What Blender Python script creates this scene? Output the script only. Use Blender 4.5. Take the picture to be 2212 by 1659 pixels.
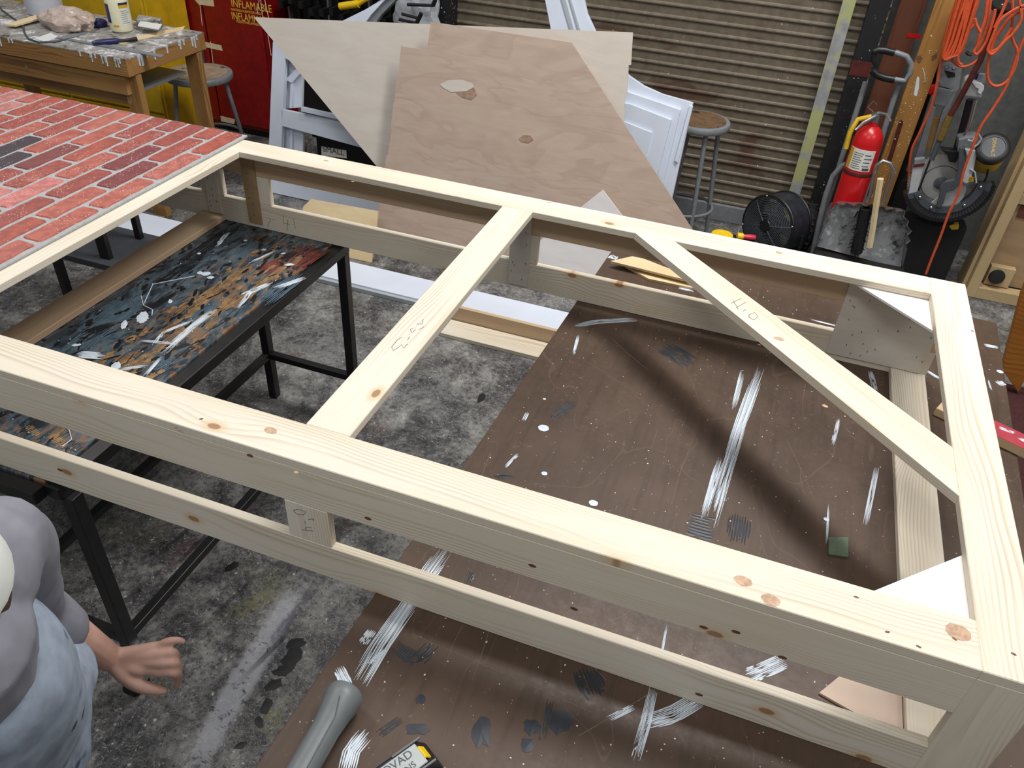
import bpy, bmesh, math, random
from mathutils import Vector, Matrix, Euler
for o in list(bpy.data.objects): bpy.data.objects.remove(o)
SC = bpy.context.scene
COL = SC.collection
random.seed(7)

# ------------------------------------------------------------------ camera
CAMZ = 2.0025
CR = Vector((0.9398174, 0.33722435, 0.05498182))
CU = Vector((-0.24527608, 0.55383553, 0.79567949))
CF = Vector((-0.23787161, 0.76127915, -0.60321733))
FPX, PCX, PCY = 1719.95, 1106.0, 829.5
cam = bpy.data.cameras.new('camera'); camo = bpy.data.objects.new('camera', cam); COL.objects.link(camo)
cam.sensor_fit = 'HORIZONTAL'; cam.sensor_width = 36.0; cam.lens = FPX / 2212.0 * 36.0; cam.clip_start = 0.02
Mc = Matrix.Identity(4)
for i in range(3):
    Mc[i][0] = CR[i]; Mc[i][1] = CU[i]; Mc[i][2] = -CF[i]
Mc[2][3] = CAMZ
camo.matrix_world = Mc
SC.camera = camo
# ------------------------------------------------------------------ world, lamps, exposure
w = bpy.data.worlds.new('hall'); SC.world = w; w.use_nodes = True
bg = w.node_tree.nodes['Background']; bg.inputs[0].default_value = (0.86, 0.93, 1.0, 1); bg.inputs[1].default_value = 0.20
def lamp(name, loc, sx, sy, power, target, col=(1.0, 0.98, 0.955)):
    d = bpy.data.lights.new(name, 'AREA'); d.shape = 'RECTANGLE'; d.size = sx; d.size_y = sy; d.energy = power; d.color = col
    o = bpy.data.objects.new(name, d); COL.objects.link(o); o.location = loc
    o.rotation_euler = (Vector(target) - Vector(loc)).to_track_quat('-Z', 'Y').to_euler()
lamp('ceiling_lamp', (0.5, 2.75, 4.4), 2.4, 0.5, 150, (0.3, 2.4, 0))
lamp('ceiling_lamp', (-3.4, 2.2, 4.4), 2.4, 0.5, 60, (-3.2, 2.4, 0))
lamp('ceiling_lamp', (-0.6, -1.3, 4.4), 2.4, 0.5, 45, (-0.4, 0.4, 0))
lamp('ceiling_lamp', (3.6, 0.4, 4.4), 2.4, 0.5, 40, (2.2, 1.4, 0))
SC.view_settings.view_transform = 'Standard'; SC.view_settings.look = 'None'
SC.view_settings.gamma = 1.0; SC.view_settings.use_curve_mapping = False
SC.view_settings.exposure = 0.12

# ------------------------------------------------------------------ helpers
def ray(u, v): return CR * ((u - PCX) / FPX) - CU * ((v - PCY) / FPX) + CF
def onz(u, v, z): d = ray(u, v); return Vector((0, 0, CAMZ)) + d * ((z - CAMZ) / d.z)
def ony(u, v, y): d = ray(u, v); return Vector((0, 0, CAMZ)) + d * (y / d.y)
def ond(u, v, t): return Vector((0, 0, CAMZ)) + ray(u, v) * t
def onlean(u, v, y0, k):
    d = ray(u, v); n = Vector((0, 1, -k)); t = (y0 - (-k * CAMZ)) / d.dot(n); return Vector((0, 0, CAMZ)) + d * t
MAT = {}
class MB:
    def __init__(s): s.v = []; s.f = []
    def add(s, vs, fs):
        b = len(s.v); s.v += [Vector(p) for p in vs]; s.f += [tuple(i + b for i in f) for f in fs]; return s
    def box(s, c, size, rot=None, bev=0):
        x, y, z = (a / 2 for a in size)
        P = [Vector((i * x, j * y, k * z)) for k in (-1, 1) for j in (-1, 1) for i in (-1, 1)]
        if rot is not None: P = [rot @ p for p in P]
        c = Vector(c)
        return s.add([p + c for p in P], [(0, 2, 3, 1), (4, 5, 7, 6), (0, 1, 5, 4), (2, 6, 7, 3), (0, 4, 6, 2), (1, 3, 7, 5)])
    def rng(s, x0, x1, y0, y1, z0, z1): return s.box(((x0+x1)/2, (y0+y1)/2, (z0+z1)/2), (x1-x0, y1-y0, z1-z0))
    def tube(s, pts, r, n=8, closed=False, cap=True):
        pts = [Vector(p) for p in pts]; m = len(pts); rr = r if isinstance(r, (list, tuple)) else [r] * m
        up = None; rings = []
        for i in range(m):
            if closed: t = pts[(i+1) % m] - pts[i-1]
            else: t = pts[min(i+1, m-1)] - pts[max(i-1, 0)]
            t.normalize()
            if up is None: up = Vector((0, 0, 1)) if abs(t.z) < .9 else Vector((1, 0, 0))
            a = t.cross(up); 
            if a.length < 1e-4: a = t.cross(Vector((0, 1, 0.3)))
            a.normalize(); b = a.cross(t).normalized(); up = b
            rings.append([pts[i] + (a * math.cos(2*math.pi*k/n) + b * math.sin(2*math.pi*k/n)) * rr[i] for k in range(n)])
        vs = [p for q in rings for p in q]; fs = []
        for i in range(m if closed else m-1):
            j = (i+1) % m
            for k in range(n): fs.append((i*n+k, i*n+(k+1) % n, j*n+(k+1) % n, j*n+k))
        if cap and not closed: fs += [tuple(range(n-1, -1, -1)), tuple((m-1)*n+k for k in range(n))]
        return s.add(vs, fs)
    def cyl(s, a, b, r, n=16, r2=None): return s.tube([a, b], [r, r if r2 is None else r2], n)
    def lathe(s, prof, org, axis=(0, 0, 1), n=24):
        ax = Vector(axis).normalized(); q = ax.to_track_quat('Z', 'X'); org = Vector(org)
        vs = []; fs = []; m = len(prof)
        for r, h in prof:
            for k in range(n):
                vs.append(org + q @ Vector((r*math.cos(2*math.pi*k/n), r*math.sin(2*math.pi*k/n), h)))
        for i in range(m-1):
            for k in range(n): fs.append((i*n+k, i*n+(k+1) % n, (i+1)*n+(k+1) % n, (i+1)*n+k))
        fs += [tuple(range(n-1, -1, -1)), tuple((m-1)*n+k for k in range(n))]
        return s.add(vs, fs)
    def prism(s, poly, off):
        poly = [Vector(p) for p in poly]; off = Vector(off); n = len(poly)
        nrm = Vector((0, 0, 0))
        for i in range(n): nrm += poly[i].cross(poly[(i+1) % n])
        if nrm.dot(off) > 0: poly = poly[::-1]
        fs = [tuple(range(n)), tuple(range(2*n-1, n-1, -1))] + [(i, i+n, (i+1) % n+n, (i+1) % n) for i in range(n)]
        return s.add(poly + [p + off for p in poly], fs)
    def ball(s, c, r, n=12, m=8, sc=(1, 1, 1)):
        c = Vector(c); vs = []; fs = []
        for i in range(m+1):
            a = math.pi * i / m
            for k in range(n):
                b = 2*math.pi*k/n; vs.append(c + Vector((math.sin(a)*math.cos(b)*sc[0], math.sin(a)*math.sin(b)*sc[1], math.cos(a)*sc[2])) * r)
        for i in range(m):
            for k in range(n): fs.append((i*n+k, (i+1)*n+k, (i+1)*n+(k+1) % n, i*n+(k+1) % n))
        return s.add(vs, fs)
    def build(s, name, mat, parent=None, smooth=False, bev=0):
        o = mesh_obj(name, s.v, s.f, mat, parent, smooth)
        if bev:
            m = o.modifiers.new('bevel', 'BEVEL'); m.width = bev; m.segments = 2; m.limit_method = 'ANGLE'
        return o
def mesh_obj(name, vs, fs, mat, parent=None, smooth=False):
    off = parent_loc(parent)
    org = off
    if parent is None:
        lo = [min(p[i] for p in vs) for i in range(3)]; hi = [max(p[i] for p in vs) for i in range(3)]
        org = Vector(((lo[0]+hi[0])/2, (lo[1]+hi[1])/2, lo[2]))
    me = bpy.data.meshes.new(name); me.from_pydata([Vector(p) - org for p in vs], [], fs); me.validate(); me.update()
    bm = bmesh.new(); bm.from_mesh(me); bmesh.ops.remove_doubles(bm, verts=bm.verts, dist=1e-6)
    bmesh.ops.recalc_face_normals(bm, faces=bm.faces); bm.to_mesh(me); bm.free()
    if smooth:
        for p in me.polygons: p.use_smooth = True
        try: me.set_sharp_from_angle(angle=math.radians(38))
        except Exception: pass
    o = bpy.data.objects.new(name, me); COL.objects.link(o)
    me.materials.append(MAT[mat] if isinstance(mat, str) else mat)
    if parent is not None: o.parent = parent
    else: o.location = org
    return o
def parent_loc(p):
    t = Vector((0, 0, 0))
    while p is not None: t = t + p.location; p = p.parent
    return t
def tag(o, label, cat=None, group=None, kind=None):
    if label: o['label'] = label
    if cat: o['category'] = cat
    if group: o['group'] = group
    if kind: o['kind'] = kind
    return o
def thing(name, label, cat, loc, group=None):
    o = bpy.data.objects.new(name, None); COL.objects.link(o); o.location = loc; o.empty_display_size = .05
    return tag(o, label, cat, group)
def struct(o): o['kind'] = 'structure'; return o
def board(name, p0, p1, wdt, thk, up, mat, parent=None, bev=.0015):
    """plank from p0 to p1 (centre line); wdt across, thk along `up`; local X runs along the grain"""
    p0 = Vector(p0); p1 = Vector(p1); X = (p1-p0); L = X.length; X.normalize(); Z = Vector(up).normalized(); Y = Z.cross(X).normalized(); Z = X.cross(Y)
    me = bpy.data.meshes.new(name); bm = bmesh.new(); bmesh.ops.create_cube(bm, size=1)
    bmesh.ops.scale(bm, vec=(L, wdt, thk), verts=bm.verts)
    if bev: bmesh.ops.bevel(bm, geom=bm.edges[:], offset=bev, segments=1, affect='EDGES')
    bm.to_mesh(me); bm.free(); me.materials.append(MAT[mat])
    o = bpy.data.objects.new(name, me); COL.objects.link(o)
    R = Matrix((X, Y, Z)).transposed()
    o.rotation_mode = 'QUATERNION'; o.rotation_quaternion = R.to_quaternion()
    o.location = (p0+p1)/2 - parent_loc(parent)
    if parent is not None: o.parent = parent
    return o
def copy_tree(o, parent=None):
    c = o.copy(); COL.objects.link(c); c.parent = parent
    for ch in list(o.children): copy_tree(ch, c)
    return c
def text_mesh(txt, size, M, name, mat, parent, depth=.0006, align='CENTER', sx=1.0):
    cu = bpy.data.curves.new(name, 'FONT'); cu.body = txt; cu.size = size; cu.extrude = depth; cu.align_x = align; cu.align_y = 'CENTER'
    t = bpy.data.objects.new(name, cu); COL.objects.link(t); bpy.context.view_layer.update()
    me = bpy.data.meshes.new_from_object(t.evaluated_get(bpy.context.evaluated_depsgraph_get()))
    bpy.data.objects.remove(t); bpy.data.curves.remove(cu)
    vs = [M @ Vector((v.co.x*sx, v.co.y, v.co.z)) for v in me.vertices]; fs = [tuple(p.vertices) for p in me.polygons]
    bpy.data.meshes.remove(me)
    return mesh_obj(name, vs, fs, mat, parent)
def frame_m(org, X, Y):
    X = Vector(X).normalized(); Y = Vector(Y).normalized(); Z = X.cross(Y).normalized(); Y = Z.cross(X)
    m = Matrix.Identity(4)
    for i in range(3): m[i][0] = X[i]; m[i][1] = Y[i]; m[i][2] = Z[i]; m[i][3] = org[i]
    return m

# ------------------------------------------------------------------ materials
def hexc(r, g, b):
    f = lambda c: (c/255/12.92) if c/255 <= .04045 else ((c/255+.055)/1.055)**2.4
    return (f(r), f(g), f(b), 1)
class NT:
    def __init__(s, name):
        s.m = bpy.data.materials.new(name); s.m.use_nodes = True; s.t = s.m.node_tree; s.t.nodes.clear()
        s.out = s.n('ShaderNodeOutputMaterial'); s.b = s.n('ShaderNodeBsdfPrincipled'); s.l(s.b.outputs[0], s.out.inputs[0]); MAT[name] = s.m
    def n(s, k, **kw):
        a = s.t.nodes.new(k)
        for q, v in kw.items(): setattr(a, q, v)
        return a
    def l(s, a, b): s.t.links.new(a, b)
    def setin(s, sock, v):
        if hasattr(v, 'is_linked'): s.l(v, sock)
        else: sock.default_value = v
    def math(s, op, a, b=0.0, c=None, clamp=False):
        n = s.n('ShaderNodeMath', operation=op, use_clamp=clamp); s.setin(n.inputs[0], a); s.setin(n.inputs[1], b)
        if c is not None: s.setin(n.inputs[2], c)
        return n.outputs[0]
    def vmath(s, op, a, b): 
        n = s.n('ShaderNodeVectorMath', operation=op); s.setin(n.inputs[0], a); s.setin(n.inputs[1], b); return n.outputs[0]
    def co(s, scale=(1, 1, 1), rand=0.0, which='Object'):
        c = s.n('ShaderNodeTexCoord').outputs[which]
        if rand:
            r = s.n('ShaderNodeObjectInfo').outputs['Random']
            k = s.n('ShaderNodeCombineXYZ'); s.l(s.math('MULTIPLY', r, rand), k.inputs[0]); s.l(s.math('MULTIPLY', r, rand*.37), k.inputs[1]); s.l(s.math('MULTIPLY', r, rand*.11), k.inputs[2])
            c = s.vmath('ADD', c, k.outputs[0])
        if scale != (1, 1, 1): c = s.vmath('MULTIPLY', c, scale)
        return c
    def noise(s, co, scale=1, det=4, rough=.55, dist=0):
        n = s.n('ShaderNodeTexNoise'); s.l(co, n.inputs['Vector']); n.inputs['Scale'].default_value = scale; n.inputs['Detail'].default_value = det
        n.inputs['Roughness'].default_value = rough; n.inputs['Distortion'].default_value = dist; return n.outputs['Fac']
    def vor(s, co, scale, feat='F1', dim='3D', rnd=1.0, out='Distance'):
        n = s.n('ShaderNodeTexVoronoi', feature=feat, voronoi_dimensions=dim); s.l(co, n.inputs['Vector']); n.inputs['Scale'].default_value = scale
        n.inputs['Randomness'].default_value = rnd; return n.outputs[out]
    def ramp(s, fac, *stops, interp='LINEAR'):
        n = s.n('ShaderNodeValToRGB'); s.l(fac, n.inputs[0]); r = n.color_ramp; r.interpolation = interp
        while len(r.elements) < len(stops): r.elements.new(.5)
        for e, (p, c) in zip(r.elements, stops):
            e.position = p; e.color = c if len(c) == 4 else (*c, 1)
        return n.outputs[0]
    def step(s, fac, a, b):
        n = s.n('ShaderNodeMapRange', interpolation_type='SMOOTHSTEP'); s.setin(n.inputs[0], fac); n.inputs[1].default_value = a; n.inputs[2].default_value = b; return n.outputs[0]
    def mix(s, f, a, b, mode='MIX'):
        n = s.n('ShaderNodeMix', data_type='RGBA', blend_type=mode); s.setin(n.inputs[0], f); s.setin(n.inputs[6], a); s.setin(n.inputs[7], b); return n.outputs[2]
    def bump(s, h, strength=.3, dist=.002):
        n = s.n('ShaderNodeBump'); n.inputs['Strength'].default_value = strength; n.inputs['Distance'].default_value = dist; s.l(h, n.inputs['Height']); s.l(n.outputs[0], s.b.inputs['Normal'])
    def fin(s, col, rough=.5, metal=0.0, spec=None):
        s.setin(s.b.inputs['Base Color'], col); s.setin(s.b.inputs['Roughness'], rough); s.setin(s.b.inputs['Metallic'], metal)
        if spec is not None: s.b.inputs['Specular IOR Level'].default_value = spec
        return s.m
def plain(name, rgb, rough=.5, metal=0.0, var=.12, scale=30, spec=None, bump=0):
    s = NT(name); c = hexc(*rgb); n = s.noise(s.co(rand=3), scale, 3)
    lo = tuple(x*(1-var) for x in c[:3]) + (1,); hi = tuple(min(1, x*(1+var)) for x in c[:3]) + (1,)
    s.fin(s.ramp(n, (.3, lo), (.7, hi)), rough, metal, spec)
    if bump: s.bump(n, bump, .002)
    return s
def pine(name, base, dark, line, freq=26, knots=True, contrast=.55):
    s = NT(name); c = s.co(rand=40)
    sep = s.n('ShaderNodeSeparateXYZ'); s.l(c, sep.inputs[0]); x, y, z = sep.outputs
    kc = s.n('ShaderNodeCombineXYZ'); s.l(s.math('MULTIPLY', x, .55), kc.inputs[0]); s.l(y, kc.inputs[1])
    kd = s.vor(kc.outputs[0], 4.2, dim='2D')
    swell = s.math('MULTIPLY', s.math('SUBTRACT', 1, s.step(kd, 0, .30)), .016)
    wob = s.math('MULTIPLY', s.math('SUBTRACT', s.noise(s.vmath('MULTIPLY', c, (1.3, 3, 3)), 1, 2), .5), .11)
    oi = s.n('ShaderNodeObjectInfo').outputs['Random']
    oc = s.n('ShaderNodeTexCoord').outputs['Object']; os_ = s.n('ShaderNodeSeparateXYZ'); s.l(oc, os_.inputs[0])
    yy = s.math('ADD', s.math('ADD', os_.outputs[1], s.math('MULTIPLY', s.math('SUBTRACT', s.math('FRACT', s.math('MULTIPLY', oi, 7.31)), .5), .12)), s.math('ADD', wob, swell))
    zz = s.math('ADD', os_.outputs[2], s.math('ADD', .035, s.math('MULTIPLY', oi, .05)))
    r = s.math('SQRT', s.math('ADD', s.math('MULTIPLY', yy, yy), s.math('MULTIPLY', zz, zz)))
    fr = s.math('FRACT', s.math('MULTIPLY', r, freq*7.5))
    ring = s.math('MULTIPLY', s.step(fr, .35, .93), s.math('SUBTRACT', 1, s.step(fr, .93, 1)))
    fine = s.noise(s.vmath('MULTIPLY', c, (5, 220, 220)), 1, 2)
    big = s.noise(s.vmath('MULTIPLY', c, (1.2, 9, 9)), 1, 2)
    col = s.ramp(big, (.3, hexc(*base)), (.75, hexc(*dark)))
    fade = s.step(s.noise(s.vmath('MULTIPLY', c, (.9, 6, 6)), 2, 2), .38, .66)
    col = s.mix(s.math('MULTIPLY', ring, s.math('MULTIPLY', fade, contrast)), col, hexc(*line))
    col = s.mix(s.math('MULTIPLY', s.step(fine, .5, .8), .16), col, hexc(*line))
    if knots:
        halo = s.math('SUBTRACT', 1, s.step(kd, .03, .085)); core = s.math('SUBTRACT', 1, s.step(kd, .024, .036))
        col = s.mix(s.math('MULTIPLY', halo, .55), col, hexc(214, 180, 130)); col = s.mix(s.math('MULTIPLY', core, .8), col, hexc(150, 106, 72))
    s.fin(col, .62, 0, .3); s.bump(fine, .06, .001)
    return s
pine('pine', (229, 222, 207), (218, 206, 184), (182, 158, 124))
pine('pine_warm', (222, 196, 158), (208, 174, 132), (166, 124, 80))
pine('fir', (206, 182, 150), (190, 160, 130), (150, 116, 88), freq=40, knots=False, contrast=.35)
pine('bench_wood', (176, 134, 82), (150, 106, 58), (104, 68, 34), freq=14, contrast=.8)
pine('post_wood', (172, 128, 70), (146, 100, 48), (92, 58, 26), freq=12, contrast=.8)
pine('orange_wood', (180, 116, 48), (150, 90, 34), (112, 62, 20), freq=12, knots=False)
pine('crate_wood', (198, 176, 136), (178, 152, 112), (140, 110, 76), freq=18, knots=False, contrast=.4)
pine('dark_red_wood', (116, 72, 52), (96, 56, 40), (70, 38, 28), freq=12, knots=False)
def plywood(name, a, b, line, amt, stretch=(1.2, 1, 5.0), extra=False):
    s = NT(name); c = s.co(rand=11); wv = s.vmath('MULTIPLY', c, stretch)
    n1 = s.noise(wv, .9, 3, .5, .7); n2 = s.noise(s.vmath('MULTIPLY', c, (6, 6, 60)), 1, 3); n3 = s.noise(wv, 3.2, 5, .6, 1.2)
    bands = s.math('FRACT', s.math('MULTIPLY', n1, 8.0)); ln = s.math('MULTIPLY', s.step(bands, .62, .97), s.math('SUBTRACT', 1, s.step(bands, .97, 1)))
    col = s.ramp(n3, (.32, hexc(*a)), (.7, hexc(*b)))
    col = s.mix(s.math('MULTIPLY', ln, amt), col, hexc(*line)); col = s.mix(s.math('MULTIPLY', s.step(n2, .5, .8), amt*.5), col, hexc(*line))
    s.fin(col, .6, 0, .3)
plywood('ply_pink', (200, 180, 164), (188, 166, 150), (162, 132, 114), .24)
plywood('ply_cream', (218, 210, 200), (210, 200, 188), (196, 182, 164), .10)
plywood('ply_white', (238, 234, 232), (228, 224, 222), (208, 200, 196), .08)
plywood('ply_grey', (216, 210, 199), (205, 198, 186), (170, 160, 146), .08)
plywood('ply_brown', (172, 146, 112), (158, 130, 98), (132, 104, 74), .1)
plywood('ply_board', (226, 206, 166), (214, 190, 148), (190, 160, 116), .1)
plain('white_paint', (214, 222, 236), .38, 0, .03, 8)
plain('white_paint_warm', (228, 228, 226), .5, 0, .05, 8)
plain('trim_grey', (168, 176, 180), .45, 0, .06, 10)
plain('black_metal', (22, 21, 22), .42, .0, .4, 24)
plain('black_plastic', (24, 24, 26), .4, 0, .2, 40)
plain('fan_black', (40, 42, 50), .45, 0, .3, 30)
plain('dark', (13, 12, 12), .8, 0, .4, 12)
plain('rubber', (18, 18, 18), .75, 0, .3, 60)
plain('grey_plastic', (104, 108, 110), .45, 0, .06, 30)
plain('dark_grey', (70, 74, 80), .5, 0, .12, 30)
plain('mid_grey', (128, 132, 136), .42, .1, .12, 30)
plain('light_grey', (186, 188, 190), .4, .2, .08, 30)
plain('steel', (176, 178, 180), .28, .9, .1, 60)
plain('chrome', (214, 216, 218), .18, 1.0, .05, 60)
plain('brass', (176, 150, 84), .3, .8, .15, 60)
plain('silver_plastic', (186, 192, 190), .3, .35, .05, 60)
plain('red_paint', (196, 24, 28), .28, 0, .12, 9)
plain('red_block', (168, 54, 66), .5, 0, .15, 30)
plain('dark_red_metal', (92, 40, 34), .5, .2, .25, 40)
plain('dark_red_rope', (58, 20, 20), .85, 0, .35, 80, bump=.5)
plain('blue_rope', (72, 96, 120), .75, 0, .2, 90)
plain('orange_cord', (206, 84, 44), .5, 0, .12, 60)
plain('yellow', (236, 196, 24), .38, 0, .06, 20)
plain('yellow_dull', (206, 166, 26), .45, 0, .15, 12)
plain('yellow_text', (216, 178, 60), .5, 0, .1, 90)
plain('cream_plastic', (232, 228, 196), .3, 0, .04, 30)
plain('label_white', (222, 222, 214), .5, 0, .06, 60)
plain('label_ink', (80, 84, 86), .6, 0, .15, 60)
plain('navy', (34, 38, 92), .4, 0, .2, 40)
plain('graphite', (112, 104, 96), .6, 0, .1, 60)
plain('tape', (204, 190, 160), .6, 0, .08, 40)
plain('red_handle', (206, 48, 70), .35, 0, .1, 40)
plain('skin', (212, 168, 150), .5, 0, .07, 24)
plain('hair', (74, 52, 38), .6, 0, .3, 60)
plain('shirt_grey', (132, 132, 142), .85, 0, .16, 14, bump=.2)
plain('cap_white', (228, 232, 226), .7, 0, .04, 30)
plain('bag_plastic', (186, 168, 156), .28, 0, .22, 26)
plain('bucket_white', (196, 200, 210), .4, 0, .05, 12)
plain('grey_cloth', (156, 160, 166), .7, 0, .22, 12, bump=.4)
plain('knot', (190, 156, 128), .6, 0, .3, 120)
plain('veneer_knot', (166, 136, 116), .6, 0, .25, 60)
plain('knot_dark', (110, 74, 50), .6, 0, .3, 120)
plain('hole', (40, 30, 24), .8, 0, .2, 60)
plain('paint_white', (206, 216, 226), .4, 0, .08, 50)
plain('paint_navy', (40, 44, 52), .4, 0, .25, 50)
plain('paint_ochre', (138, 108, 74), .45, 0, .4, 60)
plain('paint_slate', (74, 92, 104), .4, 0, .25, 40)
plain('paint_black', (24, 24, 28), .4, 0, .3, 40)
plain('paint_red', (118, 54, 44), .45, 0, .3, 40)
plain('scratch', (138, 116, 98), .5, 0, .1, 60)
plain('paint_cream', (220, 206, 184), .5, 0, .1, 60)
plain('paint_floor', (176, 180, 186), .55, 0, .25, 90)
plain('paint_yellowgreen', (128, 126, 74), .6, 0, .3, 60)
plain('green_metal', (132, 146, 122), .3, .7, .12, 90)
plain('mortar', (164, 166, 166), .8, 0, .12, 70, bump=.3)
plain('sawdust', (214, 190, 150), .8, 0, .1, 60)
def m_brick():
    s = NT('brick'); c = s.co(rand=9); oc = s.n('ShaderNodeObjectInfo').outputs['Color']
    n = s.noise(c, 40, 4); n2 = s.noise(c, 12, 4, .7); sp = s.vor(c, 130)
    col = s.mix(s.math('MULTIPLY', s.step(n, .40, .62), .6), oc, s.mix(.55, oc, hexc(104, 58, 56)))
    col = s.mix(s.math('MULTIPLY', s.step(n2, .56, .74), .35), col, hexc(206, 150, 138))
    col = s.mix(s.math('MULTIPLY', s.math('SUBTRACT', 1, s.step(sp, .16, .26)), s.step(n2, .46, .56)), col, hexc(214, 186, 174))
    s.fin(col, .42); s.bump(n, .35, .002)
m_brick()
def m_floor():
    s = NT('floor_paint'); c = s.co()
    big = s.noise(c, 1.1, 4, .6, .6); mid = s.noise(c, 7, 6, .65, .4); fn = s.noise(c, 55, 6, .75); fn2 = s.noise(s.vmath('ADD', c, (7, 3, 1)), 38, 5, .8, 1.5)
    tint = s.noise(s.vmath('ADD', c, (3, 9, 4)), 2.6, 4, .6)
    col = s.ramp(s.math('ADD', s.math('MULTIPLY', mid, .6), s.math('MULTIPLY', fn, .4)), (.36, hexc(36, 35, 37)), (.47, hexc(76, 75, 76)), (.55, hexc(118, 117, 114)), (.68, hexc(164, 164, 160)))
    col = s.mix(s.math('MULTIPLY', s.step(big, .5, .62), .55), col, s.mix(.6, col, hexc(44, 42, 46)))
    col = s.mix(s.math('MULTIPLY', s.step(tint, .58, .7), .35), col, hexc(96, 62, 58))
    col = s.mix(s.math('MULTIPLY', s.math('SUBTRACT', 1, s.step(tint, .3, .4)), .35), col, hexc(104, 104, 84))
    sp = s.vor(c, 34, rnd=1.0); sp2 = s.vor(s.vmath('ADD', c, (2, 5, 0)), 70)
    col = s.mix(s.math('MULTIPLY', s.math('SUBTRACT', 1, s.step(sp, .10, .2)), s.step(fn2, .5, .56)), col, hexc(178, 176, 170))
    col = s.mix(s.math('MULTIPLY', s.math('SUBTRACT', 1, s.step(sp2, .12, .24)), .8), col, hexc(30, 30, 34))
    curl = s.math('ABSOLUTE', s.math('SUBTRACT', s.noise(s.vmath('ADD', c, (1, 1, 8)), 30, 2, .5, 2.5), .5))
    col = s.mix(s.math('MULTIPLY', s.math('SUBTRACT', 1, s.step(curl, .004, .016)), .55), col, hexc(170, 168, 164))
    W = s.n('ShaderNodeNewGeometry').outputs['Position']; fn3 = s.noise(s.vmath('ADD', c, (4, 4, 4)), 34, 8, .85, .3)
    def streak(p0, p1, wd, colr, th):
        nonlocal col
        A_, B_ = Vector((p0.x, p0.y, 0)), Vector((p1.x, p1.y, 0)); d_ = (B_-A_); L_ = d_.length; d_.normalize(); n_ = Vector((-d_.y, d_.x, 0))
        rel = s.vmath('SUBTRACT', W, tuple(A_)); dt = s.n('ShaderNodeVectorMath', operation='DOT_PRODUCT'); s.l(rel, dt.inputs[0]); dt.inputs[1].default_value = tuple(d_)
        dn_ = s.n('ShaderNodeVectorMath', operation='DOT_PRODUCT'); s.l(rel, dn_.inputs[0]); dn_.inputs[1].default_value = tuple(n_)
        across = s.math('ADD', s.math('ABSOLUTE', dn_.outputs['Value']), s.math('MULTIPLY', s.math('SUBTRACT', mid, .5), wd))
        m_ = s.math('MULTIPLY', s.math('SUBTRACT', 1, s.step(across, wd*.35, wd)), s.math('MULTIPLY', s.step(dt.outputs['Value'], -.05, .12), s.math('SUBTRACT', 1, s.step(dt.outputs['Value'], L_-.12, L_+.05))))
        m_ = s.math('MULTIPLY', m_, s.step(s.math('ADD', fn3, s.math('MULTIPLY', m_, .10)), th+.04, th+.075)); col = s.mix(s.math('MULTIPLY', m_, .68), col, hexc(*colr))
    streak(onz(650, 1255, 0), onz(390, 1700, 0), .055, (172, 174, 180), .47)
    streak(onz(640, 1480, 0), onz(545, 1620, 0), .05, (118, 116, 66), .54); streak(onz(640, 1250, 0), onz(470, 1350, 0), .05, (112, 110, 74), .54)
    streak(onz(700, 1240, 0), onz(560, 1430, 0), .03, (60, 62, 78), .5)
    for q0, q1 in (((350, 905), (290, 1000)), ((440, 1165), (360, 1235)), ((560, 1075), (430, 1170))): streak(onz(*q0, 0), onz(*q1, 0), .06, (92, 36, 40), .5)
    for q0, q1 in (((285, 1180), (255, 1265)), ((420, 1130), (330, 1210)), ((300, 1260), (250, 1330)), ((430, 1290), (520, 1330)), ((360, 1240), (500, 1100)), ((640, 1350), (520, 1470)), ((180, 1330), (260, 1370)), ((560, 1240), (460, 1330))): streak(onz(*q0, 0), onz(*q1, 0), .011, (30, 30, 36), .36)
    streak(onz(1000, 880, 0), onz(600, 700, 0), .2, (120, 120, 120), .55)
    s.fin(col, s.ramp(mid, (.3, (.32,)*3), (.7, (.65,)*3)), 0, .35); s.bump(fn, .3, .002)
m_floor()
def m_brown():
    s = NT('brown_laminate'); c = s.co()
    g = s.noise(s.vmath('MULTIPLY', c, (60, 5, 5)), 1, 4); b = s.noise(c, 3, 4, .6); f = s.noise(c, 60, 4, .7)
    col = s.ramp(b, (.3, hexc(70, 55, 44)), (.7, hexc(90, 72, 60)))
    col = s.mix(s.math('MULTIPLY', s.step(g, .45, .75), .35), col, hexc(54, 42, 34))
    sc = s.math('ABSOLUTE', s.math('SUBTRACT', s.noise(s.vmath('MULTIPLY', c, (3, 1.2, 1)), 2.0, 1, .4, .6), .5))
    col = s.mix(s.math('MULTIPLY', s.math('SUBTRACT', 1, s.step(sc, .0015, .004)), .35), col, hexc(104, 86, 72))
    sp = s.vor(c, 42); col = s.mix(s.math('MULTIPLY', s.math('SUBTRACT', 1, s.step(sp, .045, .075)), s.step(f, .5, .6)), col, hexc(200, 196, 190))
    col = s.mix(s.math('MULTIPLY', s.step(f, .62, .72), .4), col, hexc(128, 112, 100))
    s.fin(col, s.ramp(f, (.3, (.38,)*3), (.7, (.55,)*3)), 0, .35)
m_brown()
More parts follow.
